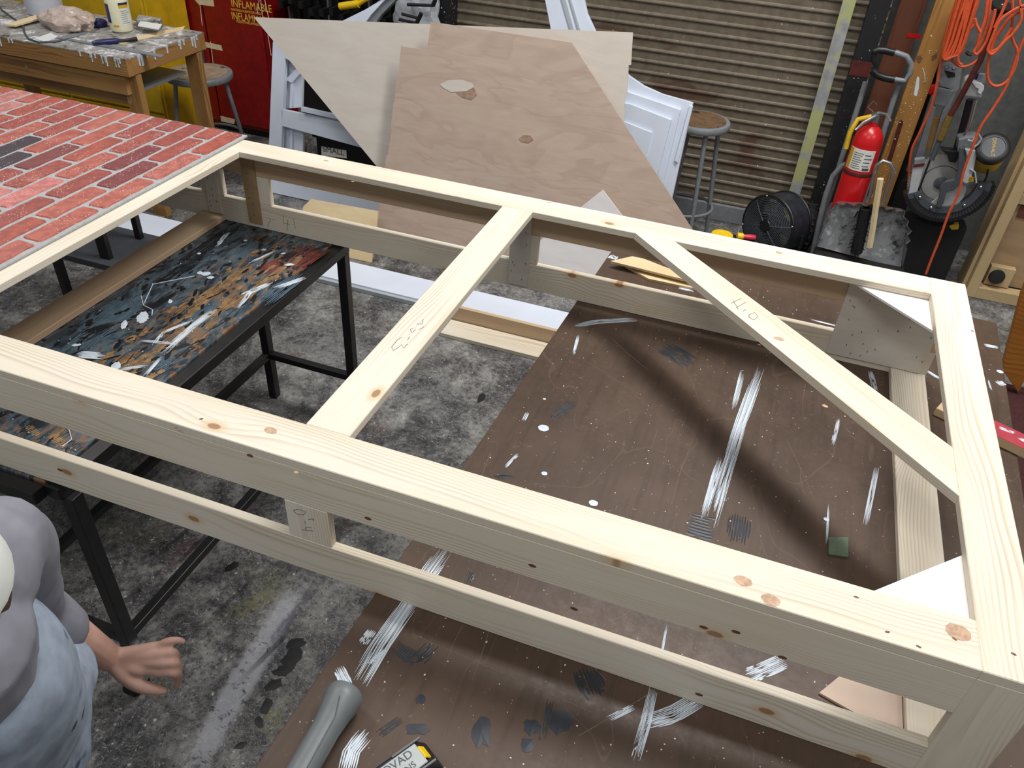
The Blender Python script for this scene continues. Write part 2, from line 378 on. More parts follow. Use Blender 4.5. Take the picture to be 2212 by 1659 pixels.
def m_ptable():
    s = NT('painted_top'); c = s.co(); st = s.vmath('MULTIPLY', c, (13, 5, 1))
    a = s.noise(st, 2.0, 5, .65, .8); b = s.noise(s.vmath('ADD', st, (5, 2, 0)), 2.6, 5, .7, 1.2); d = s.noise(s.vmath('ADD', st, (1, 8, 0)), 1.5, 4, .6, .6); f = s.noise(c, 40, 5, .75)
    col = s.ramp(a, (.32, hexc(24, 26, 30)), (.45, hexc(52, 62, 70)), (.6, hexc(84, 100, 110)), (.75, hexc(46, 40, 36)))
    sx = s.n('ShaderNodeSeparateXYZ'); s.l(c, sx.inputs[0])
    right = s.step(sx.outputs[0], -.08, .10)
    col = s.mix(s.math('MULTIPLY', s.step(b, .50, .56), s.math('MULTIPLY', right, .55)), col, hexc(150, 108, 62))
    col = s.mix(s.math('MULTIPLY', s.step(d, .60, .66), .8), col, hexc(26, 24, 26))
    col = s.mix(s.math('MULTIPLY', s.step(f, .62, .68), .5), col, hexc(150, 156, 164))
    s.fin(col, .28, 0, .5); s.bump(a, .2, .002)
m_ptable()
def m_slat():
    s = NT('door_slat'); c = s.co(rand=0, which='Object'); w = s.n('ShaderNodeNewGeometry').outputs['Position']
    n = s.noise(s.vmath('MULTIPLY', w, (1.6, 1, 3)), 1.6, 4, .6, .5); f = s.noise(w, 30, 4)
    col = s.ramp(f, (.3, hexc(98, 88, 74)), (.7, hexc(116, 106, 90)))
    col = s.mix(s.math('MULTIPLY', s.step(n, .52, .66), .75), col, hexc(80, 54, 40))
    sp = s.vor(w, 26); col = s.mix(s.math('MULTIPLY', s.math('SUBTRACT', 1, s.step(sp, .06, .1)), s.step(f, .5, .6)), col, hexc(196, 190, 178))
    s.fin(col, .5, .0)
m_slat()
def m_spotted(name, base, dots, scale=22, th=.1, rough=.55, mode=.5):
    s = NT(name); c = s.co(rand=5); f = s.noise(c, 7, 4, .6); sp = s.vor(c, scale); sp2 = s.vor(s.vmath('ADD', c, (3, 1, 2)), scale*2.3)
    n = s.noise(c, 25, 4); b = hexc(*base)
    col = s.ramp(n, (.3, tuple(x*.8 for x in b[:3])+(1,)), (.7, tuple(min(1, x*1.2) for x in b[:3])+(1,)))
    col = s.mix(s.math('MULTIPLY', s.math('SUBTRACT', 1, s.step(sp, th, th*1.5)), s.step(f, mode, mode+.06)), col, hexc(*dots))
    col = s.mix(s.math('MULTIPLY', s.math('SUBTRACT', 1, s.step(sp2, th, th*1.5)), s.step(f, mode, mode+.1)), col, hexc(*dots))
    s.fin(col, rough); return s
m_spotted('track_black', (26, 25, 26), (200, 200, 196), 30, .1)
m_spotted('red_cabinet', (122, 12, 16), (180, 90, 90), 16, .06, .35, .52)
m_spotted('wall_grey', (98, 100, 98), (150, 150, 148), 8, .05, .7, .6)
m_spotted('trousers', (150, 162, 178), (58, 72, 96), 9, .16, .85, .5)
def m_smudge(name, lo, mid_, hi, sc, rough):
    s = NT(name); c = s.co(rand=5); n = s.noise(c, sc, 7, .68, .5); n2 = s.noise(s.vmath('ADD', c, (3, 3, 3)), sc*5, 4, .7)
    s.fin(s.ramp(s.math('ADD', s.math('MULTIPLY', n, .75), s.math('MULTIPLY', n2, .25)), (.38, hexc(*lo)), (.47, hexc(*mid_)), (.53, hexc(*mid_)), (.60, hexc(*hi))), rough)
m_smudge('galvanised', (54, 54, 58), (150, 152, 154), (212, 214, 216), 9, .4)
m_smudge('bench_top_paint', (70, 58, 50), (150, 146, 142), (226, 228, 232), 11, .5)
m_spotted('strip_paint', (150, 152, 154), (170, 172, 120), 3, .4, .5, .40)
m_spotted('stool_seat_wood', (104, 80, 56), (46, 34, 26), 12, .2, .6, .5)
m_spotted('stool_seat_light', (150, 132, 110), (70, 60, 50), 12, .2, .6, .5)
def m_blade():
    s = NT('blade'); c = s.co(); s.fin(hexc(206, 206, 202), .38, .55); s.b.inputs['Anisotropic'].default_value = .6
m_blade()
# ------------------------------------------------------------------ paint-mark helpers (thin real paint films)
def stroke(mb, pts, wdt, z, n=7, rag=.22, h=.0004):
    """a dry brush stroke along pts: parallel bristle strips with ragged ends, lying at height z"""
    pts = [Vector((p[0], p[1], 0)) for p in pts]
    L = [0]
    for i in range(1, len(pts)): L.append(L[-1] + (pts[i]-pts[i-1]).length)
    T = L[-1]
    def at(s):
        s = max(0, min(T, s))
        for i in range(1, len(pts)):
            if s <= L[i] or i == len(pts)-1:
                t = (s-L[i-1])/max(1e-9, L[i]-L[i-1]); d = (pts[i]-pts[i-1]).normalized(); return pts[i-1].lerp(pts[i], t), Vector((-d.y, d.x, 0))
    for k in range(n):
        o = (k+.5)/n-.5; ww = wdt/n*random.uniform(.55, 1.15); edge = 1-1.2*abs(o)
        s0 = random.random()*rag*T*(1.3-edge); s1 = T-random.random()*rag*T*(1.5-edge)
        segs = [(s0, s1)]
        if random.random() < .35: m = random.uniform(.4, .8)*T; segs = [(s0, m-.02*T), (m+.03*T, s1)]
        for a, b in segs:
            if b-a < .05*T: continue
            m = 5; vs = []
            for i in range(m):
                p, nn = at(a+(b-a)*i/(m-1)); tw = ww*(.25 if i in (0, m-1) else random.uniform(.8, 1.1))
                q = p+nn*(o*wdt+random.uniform(-.1, .1)*ww)
                vs += [Vector((q.x-nn.x*tw/2, q.y-nn.y*tw/2, z)), Vector((q.x+nn.x*tw/2, q.y+nn.y*tw/2, z)), Vector((q.x, q.y, z+h))]
            fs = []
            for i in range(m-1):
                a0, b0 = 3*i, 3*i+3; fs += [(a0, b0, b0+2, a0+2), (a0+2, b0+2, b0+1, a0+1)]
            mb.add(vs, fs)
def blot(mb, c, rx, ry, z, ang=0, n=14, j=.25, h=.0005):
    vs = []; ca, sa = math.cos(ang), math.sin(ang)
    for i in range(n):
        a = 2*math.pi*i/n; r = 1+random.uniform(-j, j); x, y = rx*math.cos(a)*r, ry*math.sin(a)*r
        vs.append((c[0]+x*ca-y*sa, c[1]+x*sa+y*ca, z))
    vs.append((c[0], c[1], z+h)); mb.add(vs, [(i, (i+1) % n, n) for i in range(n)])
def specks(name, poly_pts, count, z, mat, parent, rmin=.0007, rmax=.0025):
    mb = MB(); xs = [p[0] for p in poly_pts]; ys = [p[1] for p in poly_pts]
    def inside(x, y):
        c = False; n = len(poly_pts)
        for i in range(n):
            x1, y1 = poly_pts[i][:2]; x2, y2 = poly_pts[i-1][:2]
            if (y1 > y) != (y2 > y) and x < (x2-x1)*(y-y1)/(y2-y1)+x1: c = not c
        return c
    k = 0
    while k < count:
        x, y = random.uniform(min(xs), max(xs)), random.uniform(min(ys), max(ys))
        if inside(x, y):
            r = rmin+(rmax-rmin)*random.random()**3; blot(mb, (x, y), r, r*random.uniform(.5, 1), z, random.random()*3, 6, .2, r*.3); k += 1
    o = mb.build(name, mat, parent); o['kind'] = 'stuff'; return o
Zp = onz; Yp = ony
# ------------------------------------------------------------------ room shell
fl = struct(mesh_obj('floor', [(-7, -2.5, -.05), (5, -2.5, -.05), (5, 6, -.05), (-7, 6, -.05), (-7, -2.5, 0), (5, -2.5, 0), (5, 6, 0), (-7, 6, 0)],
    [(0, 3, 2, 1), (4, 5, 6, 7), (0, 1, 5, 4), (1, 2, 6, 5), (2, 3, 7, 6), (3, 0, 4, 7)], 'floor_paint'))
fm = MB()
for u, v, r in ((590, 1480, .02), (610, 1450, .02), (575, 1525, .018), (630, 1425, .03), (560, 1560, .012), (520, 1610, .012), (1040, 860, .02), (640, 1390, .02), (500, 1225, .02)):
    fm = MB(); blot(fm, Zp(u, v, 0), r*1.4, r*.8, .0012, random.random()*3); fm.build('paint_drip', 'paint_black', fl)
WY = 4.78
wl = struct(MB().rng(.36, 5, WY, WY+.1, 0, 3.2).build('wall_back', 'wall_grey'))
struct(MB().rng(-7, -1.86, WY, WY+.1, 0, 3.2).build('wall_left', 'wall_grey'))
# roll-up door, every slat a piece of its own
door = bpy.data.objects.new('door_1', None); COL.objects.link(door); door.location = (-.8, 4.545, 0); struct(door); door['label'] = 'brown ribbed metal roll-up door behind the plywood sheets'
prof = [(0, .060), (0, .021), (-.005, .017), (-.0075, .010), (-.006, .004), (.003, 0), (.006, 0), (.006, .060)]
sx0, sx1 = -1.13, 1.16; vs = [(x, a, b) for x in (sx0, sx1) for a, b in prof]; n = len(prof)
sl = bpy.data.meshes.new('slat'); sl.from_pydata(vs, [], [tuple(range(n)), tuple(range(2*n-1, n-1, -1))] + [(i, i+n, (i+1) % n+n, (i+1) % n) for i in range(n)])
bm = bmesh.new(); bm.from_mesh(sl); bmesh.ops.recalc_face_normals(bm, faces=bm.faces); bm.to_mesh(sl); bm.free(); sl.materials.append(MAT['door_slat'])
for k in range(40):
    o = bpy.data.objects.new('slat', sl); COL.objects.link(o); o.parent = door; o.location = (0, 0, .10+k*.0592)
MB().rng(-1.93, .36, 4.52, 4.56, 0, .10).build('bottom_bar', 'mid_grey', door, bev=.004)
struct(MB().rng(-2.02, -1.90, 4.40, 4.62, 0, 2.6).build('trim_1', 'track_black'))
tr = struct(MB().rng(.255, .345, 4.43, 4.62, 0, 2.6).build('trim_2', 'track_black')); 
MB().rng(.253, .347, 4.428, 4.44, .93, 1.0).build('rust_band', 'dark_red_metal', tr)
# ------------------------------------------------------------------ lumber platform frame
T, t, W = 1.05, .019, .089
Yf, Yb, XR, XI, XL = .845, 2.063, .538, .4515, -2.95
TB = .758                                   # table height = bottom of the frame
fr = thing('lumber_frame', 'pale pine box frame of planks lying across two tables', 'wooden frame', (-.6, 1.45, TB))
zc = T-t/2
board('top_rail', (XL, .891, zc), (XI, .891, zc), .092, t, (0, 0, 1), 'pine', fr)
board('top_rail', (XL, 2.0175, zc), (XI, 2.0175, zc), .091, t, (0, 0, 1), 'pine', fr)
board('end_rail', ((XI+XR)/2, Yf, zc), ((XI+XR)/2, Yb, zc), XR-XI, t, (0, 0, 1), 'pine', fr)
board('end_rail', (XL-.045, Yf, zc), (XL-.045, Yb, zc), .089, t, (0, 0, 1), 'pine', fr)
board('cross_brace', (-.6353, .937, zc), (-.6353, 1.972, zc), .0895, t, (0, 0, 1), 'pine', fr)
board('cross_brace', (-1.5875, .937, zc), (-1.5875, 1.972, zc), .089, t, (0, 0, 1), 'pine', fr)
# the diagonal brace: mitred at both ends, grain along its length
A, B, C_, D_ = Vector((-.193, 1.972)), Vector((XI, 1.353)), Vector((XI, 1.215)), Vector((-.299, 1.972))
dx = (B-A).normalized(); dy = Vector((-dx.y, dx.x)); ctr = (A+B+C_+D_)/4
loc = [Vector(((p-ctr).dot(dx), (p-ctr).dot(dy), 0)) for p in (D_, C_, B, A)]
m = MB().prism([p+Vector((0, 0, -t/2)) for p in loc], (0, 0, t)); me = bpy.data.meshes.new('diagonal_brace'); me.from_pydata(m.v, [], m.f); me.materials.append(MAT['pine'])
o = bpy.data.objects.new('diagonal_brace', me); COL.objects.link(o); o.parent = fr; o.location = Vector((ctr.x, ctr.y, zc))-fr.location; o.rotation_euler = (0, 0, math.atan2(dx.y, dx.x))
bm = bmesh.new(); bm.from_mesh(me); bmesh.ops.recalc_face_normals(bm, faces=bm.faces); bm.to_mesh(me); bm.free()
zu, zl = T-t-W/2, TB+W/2
for yy, mt in ((Yf+t/2, 'pine'), (Yb-t/2, 'fir')):
    board('upper_side_rail', (XL, yy, zu), (XI if yy < 1 else XR, yy, zu), W, t, (0, 1, 0), mt, fr)
    board('lower_side_rail', (XL, yy, zl), (XI if yy < 1 else XR, yy, zl), W, t, (0, 1, 0), 'pine', fr)
board('corner_post', ((XI+XR)/2, Yf+t/2, TB), ((XI+XR)/2, Yf+t/2, T-t), XR-XI, t, (0, 1, 0), 'pine', fr)
def post(x0, x1, y, mt='pine'):
    board('upright', ((x0+x1)/2, y, TB+W+.0005), ((x0+x1)/2, y, T-t-W-.0005), x1-x0, t, (0, 1, 0), mt, fr)
post(-.682, -.593, Yf+t/2); post(-2.2, -2.11, Yf+t/2)
post(-.676, -.587, Yb-t/2); post(-1.595, -1.506, Yb-t/2); post(-1.775, -1.687, Yb-t/2); post(XI, XR, Yb-t/2, 'pine_warm'); post(-2.5, -2.41, Yb-t/2)
def plate(x0, x1, z0, z1, mt):
    o = MB().rng(x0, x1, Yb-t-.0055, Yb-t-.0003, z0, z1).build('joint_plate', mt, fr); mb = MB()
    for _ in range(int(6+90*(x1-x0))):
        x, z = random.uniform(x0+.006, x1-.006), random.choice([random.uniform(z0+.006, z0+.08), random.uniform(z1-.1, z1-.008), random.uniform(z0+.01, z1-.01)])
        mb.box((x, Yb-t-.0058, z), (.0012, .0008, .006), Euler((0, random.uniform(-.3, .3), 0)).to_matrix())
    s = mb.build('staples', 'hole', o); s['kind'] = 'stuff'
plate(-.672, -.611, .768, T-t, 'ply_grey'); plate(-1.598, -1.548, .775, T-t, 'ply_brown'); plate(-1.752, -1.703, .78, T-t, 'ply_grey'); plate(.273, .521, .779, T-t, 'ply_grey')
board('floor_rail', (.4905, Yf+t, TB+t/2), (.4905, Yb-t, TB+t/2), W, t, (0, 0, 1), 'pine', fr)
board('floor_rail', (-1.742, Yf+t, TB+t/2), (-1.742, Yb-t, TB+t/2), W, t, (0, 0, 1), 'fir', fr)
MB().prism([(.222, .866, T-t-.006), (.532, .866, T-t-.006), (.532, 1.166, T-t-.006)], (0, 0, .0055)).build('corner_gusset', 'ply_white', fr)
MB().prism([(.222, Yb-t-.008, T-t-.006), (.532, Yb-t-.008, T-t-.006), (.532, 1.748, T-t-.006)], (0, 0, .0055)).build('corner_gusset', 'ply_white', fr)
kn = MB()
for u, v, a, b in ((585, 930, .013, .008), (1605, 1255, .014, .010), (1665, 1296, .014, .011), (1683, 732, .012, .007), (1683, 546, .009, .006), (2070, 1366, .018, .015), (1187, 437, .008, .003), (762, 392, .005, .003), (640, 1020, .004, .003), (704, 347, .008, .005), (1782, 877, .006, .004)):
    p = Zp(u, v, T); blot(kn, p, a, b, T+.0002, random.uniform(-.3, .3), 20, .06, .0003)
kn.build('knots', 'knot', fr)['kind'] = 'stuff'
kn = MB()
for u, v in ((1370, 1100), (2190, 1413), (1850, 1290), (2062, 1380), (1985, 1397), (1917, 1365), (1640, 745), (435, 905), (380, 925), (2140, 788), (2100, 715)):
    p = Zp(u, v, T); blot(kn, p, .004, .002, T+.0003, random.uniform(-.5, .5), 10, .2, .0003)
for u, v in ((540, 984), (1240, 1315), (1590, 1365), (1520, 1355), (130, 1015), (1150, 1222), (1510, 1500), (1690, 1420), (795, 1120)):
    p = Yp(u, v, Yf); kn.prism([(p.x+.007*math.cos(q*math.pi/5), Yf-.0005, p.z+.0035*math.sin(q*math.pi/5)) for q in range(10)], (0, .0006, 0))
kn.build('dark_knots', 'knot_dark', fr)['kind'] = 'stuff'
# pencil marks left by the builder
def pencil(strokes, plane, mat='graphite'):
    mb = MB()
    for st in strokes: mb.tube([plane(u, v) for u, v in st], .0007, 4)
    mb.build('pencil_mark', mat, fr)
zt = lambda u, v: Zp(u, v, T+.0002)
pencil([[(868, 728), (858, 735), (846, 750), (850, 757), (860, 751), (868, 744), (872, 752), (880, 743)], [(880, 735), (885, 727)],
        [(893, 708), (886, 712), (890, 719), (898, 712)], [(900, 700), (912, 700), (914, 690)], [(905, 712), (916, 706)]], zt)
pencil([[(1580, 655), (1600, 645)], [(1590, 665), (1612, 652)], [(1583, 648), (1595, 668)], [(1618, 680), (1630, 675), (1638, 684), (1628, 691), (1618, 686), (1618, 680)], [(1605, 672), (1612, 668)]], zt)
yb = lambda u, v: Yp(u, v, Yb-t-.0003)
pencil([[(573, 470), (585, 472), (578, 490)], [(588, 474), (594, 475)], [(612, 465), (612, 482), (626, 485)], [(622, 474), (620, 500)], [(634, 472), (638, 494)]], yb)
yf = lambda u, v: Yp(u, v, Yf-.0003)
pencil([[(634, 1102), (645, 1100), (661, 1106), (655, 1112), (640, 1110), (634, 1102)], [(666, 1122), (678, 1121), (677, 1125)], [(658, 1126), (660, 1132)], [(652, 1144), (676, 1147)], [(660, 1143), (661, 1138), (672, 1140)]], yf)
# ------------------------------------------------------------------ brick panel resting on the frame
bp = thing('brick_panel', 'sheet of red brick facing with grey mortar lying on the pine frame', 'brick panel', (-2.3, 1.45, T))
MB().rng(-3.02, -1.588, .862, 2.084, T+.0005, T+.0075).build('mortar_sheet', 'mortar', bp, bev=.002)
def brick_mesh(k):
    rnd = random.Random(k); L, Wd, r, n = .197, .0575, .010, 3; pts = []
    for cx, cy, a0 in ((L/2-r, Wd/2-r, 0), (-L/2+r, Wd/2-r, 90), (-L/2+r, -Wd/2+r, 180), (L/2-r, -Wd/2+r, 270)):
        nx = {0: (-1, 0), 90: (0, -1), 180: (1, 0), 270: (0, 1)}[a0]
        for i in range(n+1):
            a = math.radians(a0+90*i/n); pts.append((cx+r*math.cos(a)+rnd.uniform(-.0018, .0018), cy+r*math.sin(a)+rnd.uniform(-.0015, .0015)))
        if nx[0]:
            for i in range(1, 9): pts.append((cx+nx[0]*(L-2*r)*i/9, cy+math.copysign(r, cy)+rnd.uniform(-.0016, .0012)))
    m = len(pts); vs = [(y, x, 0) for x, y in pts]+[(y*.94, x*.975, .0032) for x, y in pts]
    me = bpy.data.meshes.new('brick'); me.from_pydata(vs, [], [tuple(range(m, 2*m))]+[(i, (i+1) % m, (i+1) % m+m, i+m) for i in range(m)])
    bm = bmesh.new(); bm.from_mesh(me); bmesh.ops.recalc_face_normals(bm, faces=bm.faces); bm.to_mesh(me); bm.free()
    me.materials.append(MAT['brick']); return me
bms = [brick_mesh(k) for k in range(4)]
tones = [(176, 96, 84), (166, 90, 80), (182, 104, 90), (160, 86, 78), (186, 110, 98), (172, 92, 78)]
for cse in range(20):
    x = -1.628-.0705*cse; y0 = 1.88-(0 if cse % 2 == 0 else -.106)
    for k in range(-2, 6):
        yt = y0-.2085*k; yb_ = yt-.2085; a, b = min(yt-.006, 2.080), max(yb_+.006, .868)
        if b > a-.03: continue
        o = bpy.data.objects.new('brick', random.choice(bms)); COL.objects.link(o); o.parent = bp
        o.location = Vector((x+random.uniform(-.0012, .0012), (a+b)/2, T+.0072))-bp.location; o.scale = (1, (a-b)/.197, 1)
        c = random.choice(tones)
        if random.random() < .12: c = (196, 130, 124)
        if random.random() < .05: c = (132, 76, 74)
        if (cse, k) in ((6, 1), (7, 1), (7, 2), (6, 2)): c = (70, 66, 72)
        if (cse, k) in ((4, 2),): c = (206, 134, 130)
        if (cse, k) in ((6, 3), (2, 0), (1, 1)): c = (132, 72, 72)
        if (cse, k) in ((3, 2),): c = (206, 128, 122)
        o.color = hexc(*c)
# ------------------------------------------------------------------ brown work table
BL, BR = Vector((-.428, 2.53)), Vector((.772, 2.47)); dn = Vector((-.047, -1)).normalized()*2.44; FL, FR = BL+dn, BR+dn
bt = thing('work_table', 'large dark brown table with white paint streaks under the pine frame', 'table', ((BL.x+FR.x)/2, (BL.y+FR.y)/2, 0))
top = MB().prism([(p.x, p.y, TB-.03) for p in (BL, BR, FR, FL)], (0, 0, .03)).build('table_top', 'brown_laminate', bt, bev=.002)
ex = (BR-BL).normalized(); ey = -dn.normalized()
def tq(a, b): p = FL+ex*a+ey*b; return p
for a0, a1, b0, b1 in ((.04, 1.16, .04, .065), (.04, 1.16, 2.375, 2.40), (.04, .065, .065, 2.375), (1.135, 1.16, .065, 2.375)):
    MB().prism([(*tq(a, b), TB-.12) for a, b in ((a0, b0), (a1, b0), (a1, b1), (a0, b1))], (0, 0, .089)).build('apron', 'bench_wood', bt)
for a, b in ((.1, .1), (1.1, .1), (.1, 2.34), (1.1, 2.34)):
    MB().prism([(*tq(a+i*.035, b+j*.035), 0) for i, j in ((-1, -1), (1, -1), (1, 1), (-1, 1))], (0, 0, TB-.121)).build('leg', 'bench_wood', bt)
P = lambda u, v: Zp(u, v, TB)
ws = MB()
for pts, ww, n in (([(1645, 790), (1600, 915), (1565, 1030), (1528, 1155)], .030, 12), ([(1605, 800), (1583, 890)], .014, 6), ([(1240, 705), (1290, 695), (1378, 690)], .022, 9),
        ([(1813, 905), (1797, 965)], .010, 5), ([(1895, 1005), (1868, 1140)], .012, 6), ([(1555, 985), (1515, 1130)], .013, 6), ([(1250, 722), (1238, 770)], .009, 4), ([(1790, 1085), (1785, 1185)], .005, 3),
        ([(965, 1185), (925, 1240), (880, 1310), (820, 1395), (770, 1480)], .036, 14), ([(1700, 1425), (1655, 1445), (1612, 1463)], .030, 10), ([(1520, 1505), (1450, 1545), (1380, 1565)], .030, 11),
        ([(1412, 1480), (1395, 1560), (1368, 1650)], .018, 8), ([(1372, 1525), (1312, 1555)], .012, 5), ([(838, 1400), (795, 1435)], .010, 5), ([(806, 1360), (782, 1392)], .018, 6),
        ([(795, 1580), (760, 1620), (745, 1680)], .030, 8), ([(1725, 1240), (1722, 1290)], .007, 3), ([(1440, 1350), (1428, 1420)], .005, 3), ([(1880, 800), (1892, 850)], .016, 6),
        ([(2125, 745), (2160, 752)], .016, 6), ([(2155, 822), (2170, 835)], .022, 6), ([(2134, 820), (2142, 845)], .005, 3), ([(1320, 560), (1330, 552)], .03, 8), ([(1120, 980), (1090, 1010)], .008, 3),
        ([(1465, 622), (1500, 630)], .012, 5), ([(1750, 690), (1850, 715)], .008, 4), ([(1140, 890), (1130, 910)], .010, 3), ([(2000, 800), (2035, 822)], .012, 4), ([(730, 1440), (760, 1500)], .02, 6)):
    ws = MB(); stroke(ws, [P(*q) for q in pts], ww, TB+.0004, n); ws.build('paint_stroke', 'paint_white', bt)
ws = MB()
for u, v, r in ((1174, 925, .0135), (1282, 1087, .010), (1176, 1023, .007), (1176, 862, .004), (1785, 1122, .006), (2160, 803, .009)): 
    ws = MB(); blot(ws, P(u, v), r, r*.9, TB+.0006, 0, 18, .05, .0008); ws.build('paint_drop', 'paint_white', bt)
ws = MB()
for pts, ww, n in (([(1245, 865), (1180, 912)], .030, 9), ([(1430, 745), (1500, 790)], .07, 12), ([(1480, 1130), (1550, 1150)], .08, 9), ([(1600, 1110), (1590, 1175)], .05, 9), ([(850, 1390), (900, 1430), (945, 1385)], .03, 7),
        ([(1260, 1440), (1290, 1510)], .05, 8), ([(1190, 1510), (1170, 1600)], .012, 5), ([(1020, 1235), (1008, 1260)], .015, 5), ([(870, 1550), (815, 1590)], .016, 6), ([(2085, 690), (2100, 760)], .02, 4)):
    ws = MB(); stroke(ws, [P(*q) for q in pts], ww, TB+.0003, n, .3); ws.build('dark_paint_patch', 'paint_navy', bt)
for u, v, a, b in ((1040, 1580, .018, .026), (1150, 1570, .014, .014), (1210, 1560, .02, .02), (910, 1510, .009, .009), (900, 1575, .02, .01), (1140, 1610, .012, .012), (1090, 1030, .02, .006)): 
    ws = MB(); blot(ws, P(u, v), a, b, TB+.0005, .3); ws.build('dark_paint_patch', 'paint_navy', bt)
sc = MB()
for a, b in (((890, 1370), (1280, 1540)), ((1240, 1400), (1310, 1470)), ((1000, 1350), (960, 1440)), ((1060, 1350), (1020, 1470)), ((1500, 940), (1450, 1090)), ((1420, 930), (1400, 980)), ((1740, 830), (1735, 905)), ((1060, 975), (1040, 1030)), ((920, 1200), (885, 1240)), ((1100, 1210), (1160, 1190)), ((1320, 1080), (1450, 1110)), ((1700, 950), (1760, 1080)), ((1250, 1590), (1400, 1500)), ((1730, 1010), (1738, 1070)), ((1320, 730), (1400, 800))):
    sc.tube([P(*a)+Vector((0, 0, .0003)), P((a[0]+b[0])/2+random.uniform(-6, 6), (a[1]+b[1])/2)+Vector((0, 0, .0004)), P(*b)+Vector((0, 0, .0003))], .0005, 4)
sc.build('scratches', 'scratch', bt)['kind'] = 'stuff'
specks('paint_specks', [FL+ex*.02+ey*.25, FR-ex*.02+ey*.25, BR-ex*.02-ey*.02, BL+ex*.02-ey*.02], 900, TB+.0004, 'paint_cream', bt)
# ------------------------------------------------------------------ painted steel-legged table
pt = thing('paint_table', 'narrow black steel table with paint-covered plank top under the pine frame', 'table', (-1.53, 1.45, 0))
for k, (x0, x1) in enumerate(((-1.80, -1.635), (-1.632, -1.462), (-1.459, -1.292))):
    MB().rng(x0, x1, .84, 2.055, TB-.028, TB-.0005).build('plank', 'painted_top', pt, bev=.003)
BMt = 'black_metal'
for x0, x1, y0, y1 in ((-1.29, -1.252, .835, 2.09), (-1.80, -1.29, 2.057, 2.09), (-1.80, -1.29, .805, .838)):
    MB().rng(x0, x1, y0, y1, TB-.04, TB-.006).build('edge_bar', BMt, pt, bev=.003)
for x, y, zb in ((-1.268, 2.070, 0), (-1.63, 2.070, 0), (-1.25, .86, .17), (-1.63, .86, .17)):
    MB().rng(x-.016, x+.016, y-.016, y+.016, zb, TB-.04).build('leg', BMt, pt, bev=.002)
for a, b in (((-1.614, 2.07), (-1.284, 2.07)), ((-1.614, .86), (-1.266, .86))): MB().rng(a[0], b[0], a[1]-.013, a[1]+.013, .19, .216).build('stretcher', BMt, pt, bev=.002)
for x in (-1.63, -1.255): MB().rng(x-.013, x+.013, .876, 2.054, .19, .216).build('stretcher', BMt, pt, bev=.002)
for x in (-1.25, -1.63):
    c = MB().cyl((x-.012, .84, .038), (x+.012, .84, .038), .038, 18).build('caster_wheel', 'rubber', pt, True)
    MB().rng(x-.022, x-.016, .82, .875, .035, .168).rng(x+.016, x+.022, .82, .875, .035, .168).rng(x-.025, x+.025, .82, .885, .155, .169).build('caster_fork', 'steel', c)
TZ = TB-.0003; Q = lambda u, v: Zp(u, v, TB)
def pstroke(name, mat, items, zz=.0005, rag=.3):
    for pts, ww, n in items:
        mb = MB(); stroke(mb, [Q(*q) for q in pts], ww, TZ+zz, n, rag); mb.build(name, mat, pt)
pstroke('slate_paint', 'paint_slate', [([(300, 640), (180, 720)], .10, 16), ([(420, 560), (360, 610)], .08, 12), ([(470, 640), (400, 720)], .05, 9), ([(650, 590), (560, 660)], .06, 9), ([(380, 770), (330, 800)], .06, 9), ([(230, 700), (160, 760)], .08, 10), ([(560, 520), (500, 560)], .05, 9)], .0003)
pstroke('ochre_paint', 'paint_ochre', [([(555, 565), (470, 620), (400, 690)], .035, 9), ([(640, 555), (560, 620), (490, 665)], .025, 7), ([(430, 690), (330, 770)], .045, 11), ([(520, 640), (430, 700)], .03, 7), ([(340, 760), (280, 795)], .04, 8), ([(480, 610), (380, 680)], .02, 6), ([(290, 790), (260, 800)], .03, 7)], .0006)
pstroke('black_paint', 'paint_black', [([(500, 495), (380, 580)], .05, 12), ([(430, 560), (330, 620)], .05, 10), ([(260, 690), (160, 740)], .04, 9), ([(420, 740), (350, 760)], .015, 5), ([(640, 540), (600, 570)], .03, 6), ([(400, 620), (280, 690)], .03, 7), ([(600, 600), (480, 690), (350, 800)], .006, 3)], .0008)
pstroke('red_paint_patch', 'paint_red', [([(690, 530), (620, 580)], .10, 14), ([(620, 560), (560, 590)], .06, 9)], .0005)
pstroke('white_stroke', 'paint_white', [([(470, 665), (410, 710), (350, 765)], .022, 10), ([(350, 770), (310, 815)], .010, 6), ([(420, 690), (350, 720), (330, 750)], .012, 5), ([(300, 735), (390, 745)], .012, 6), ([(600, 540), (535, 570)], .010, 5), ([(590, 610), (520, 640)], .020, 7), ([(495, 500), (465, 535)], .016, 6), ([(660, 600), (590, 625)], .020, 6), ([(160, 765), (230, 770)], .03, 6), ([(550, 620), (510, 670)], .014, 5), ([(320, 790), (250, 800)], .012, 5)], .0011)
mb = MB()
for u, v, a, b in ((308, 686, .016, .030), (268, 702, .008, .022), (445, 592, .014, .012), (432, 590, .008, .01), (455, 600, .01, .008), (570, 540, .008, .006), (612, 548, .008, .006), (625, 572, .014, .008), (430, 548, .006, .006), (530, 520, .006, .006), (165, 746, .012, .006), (250, 792, .012, .02), (368, 652, .006, .010)): blot(mb, Q(u, v), a, b, TZ+.0014, .6, 26, .14, .001)
for pts in ([(305, 640), (310, 660), (330, 670), (328, 682)], [(420, 597), (330, 615), (312, 655)], [(110, 905), (150, 930), (155, 950), (135, 965)]): mb.tube([Q(*q)+Vector((0, 0, .0012)) for q in pts], .0013, 5)
mb.build('white_drip', 'paint_white', pt)['kind'] = 'stuff'
mb = MB()
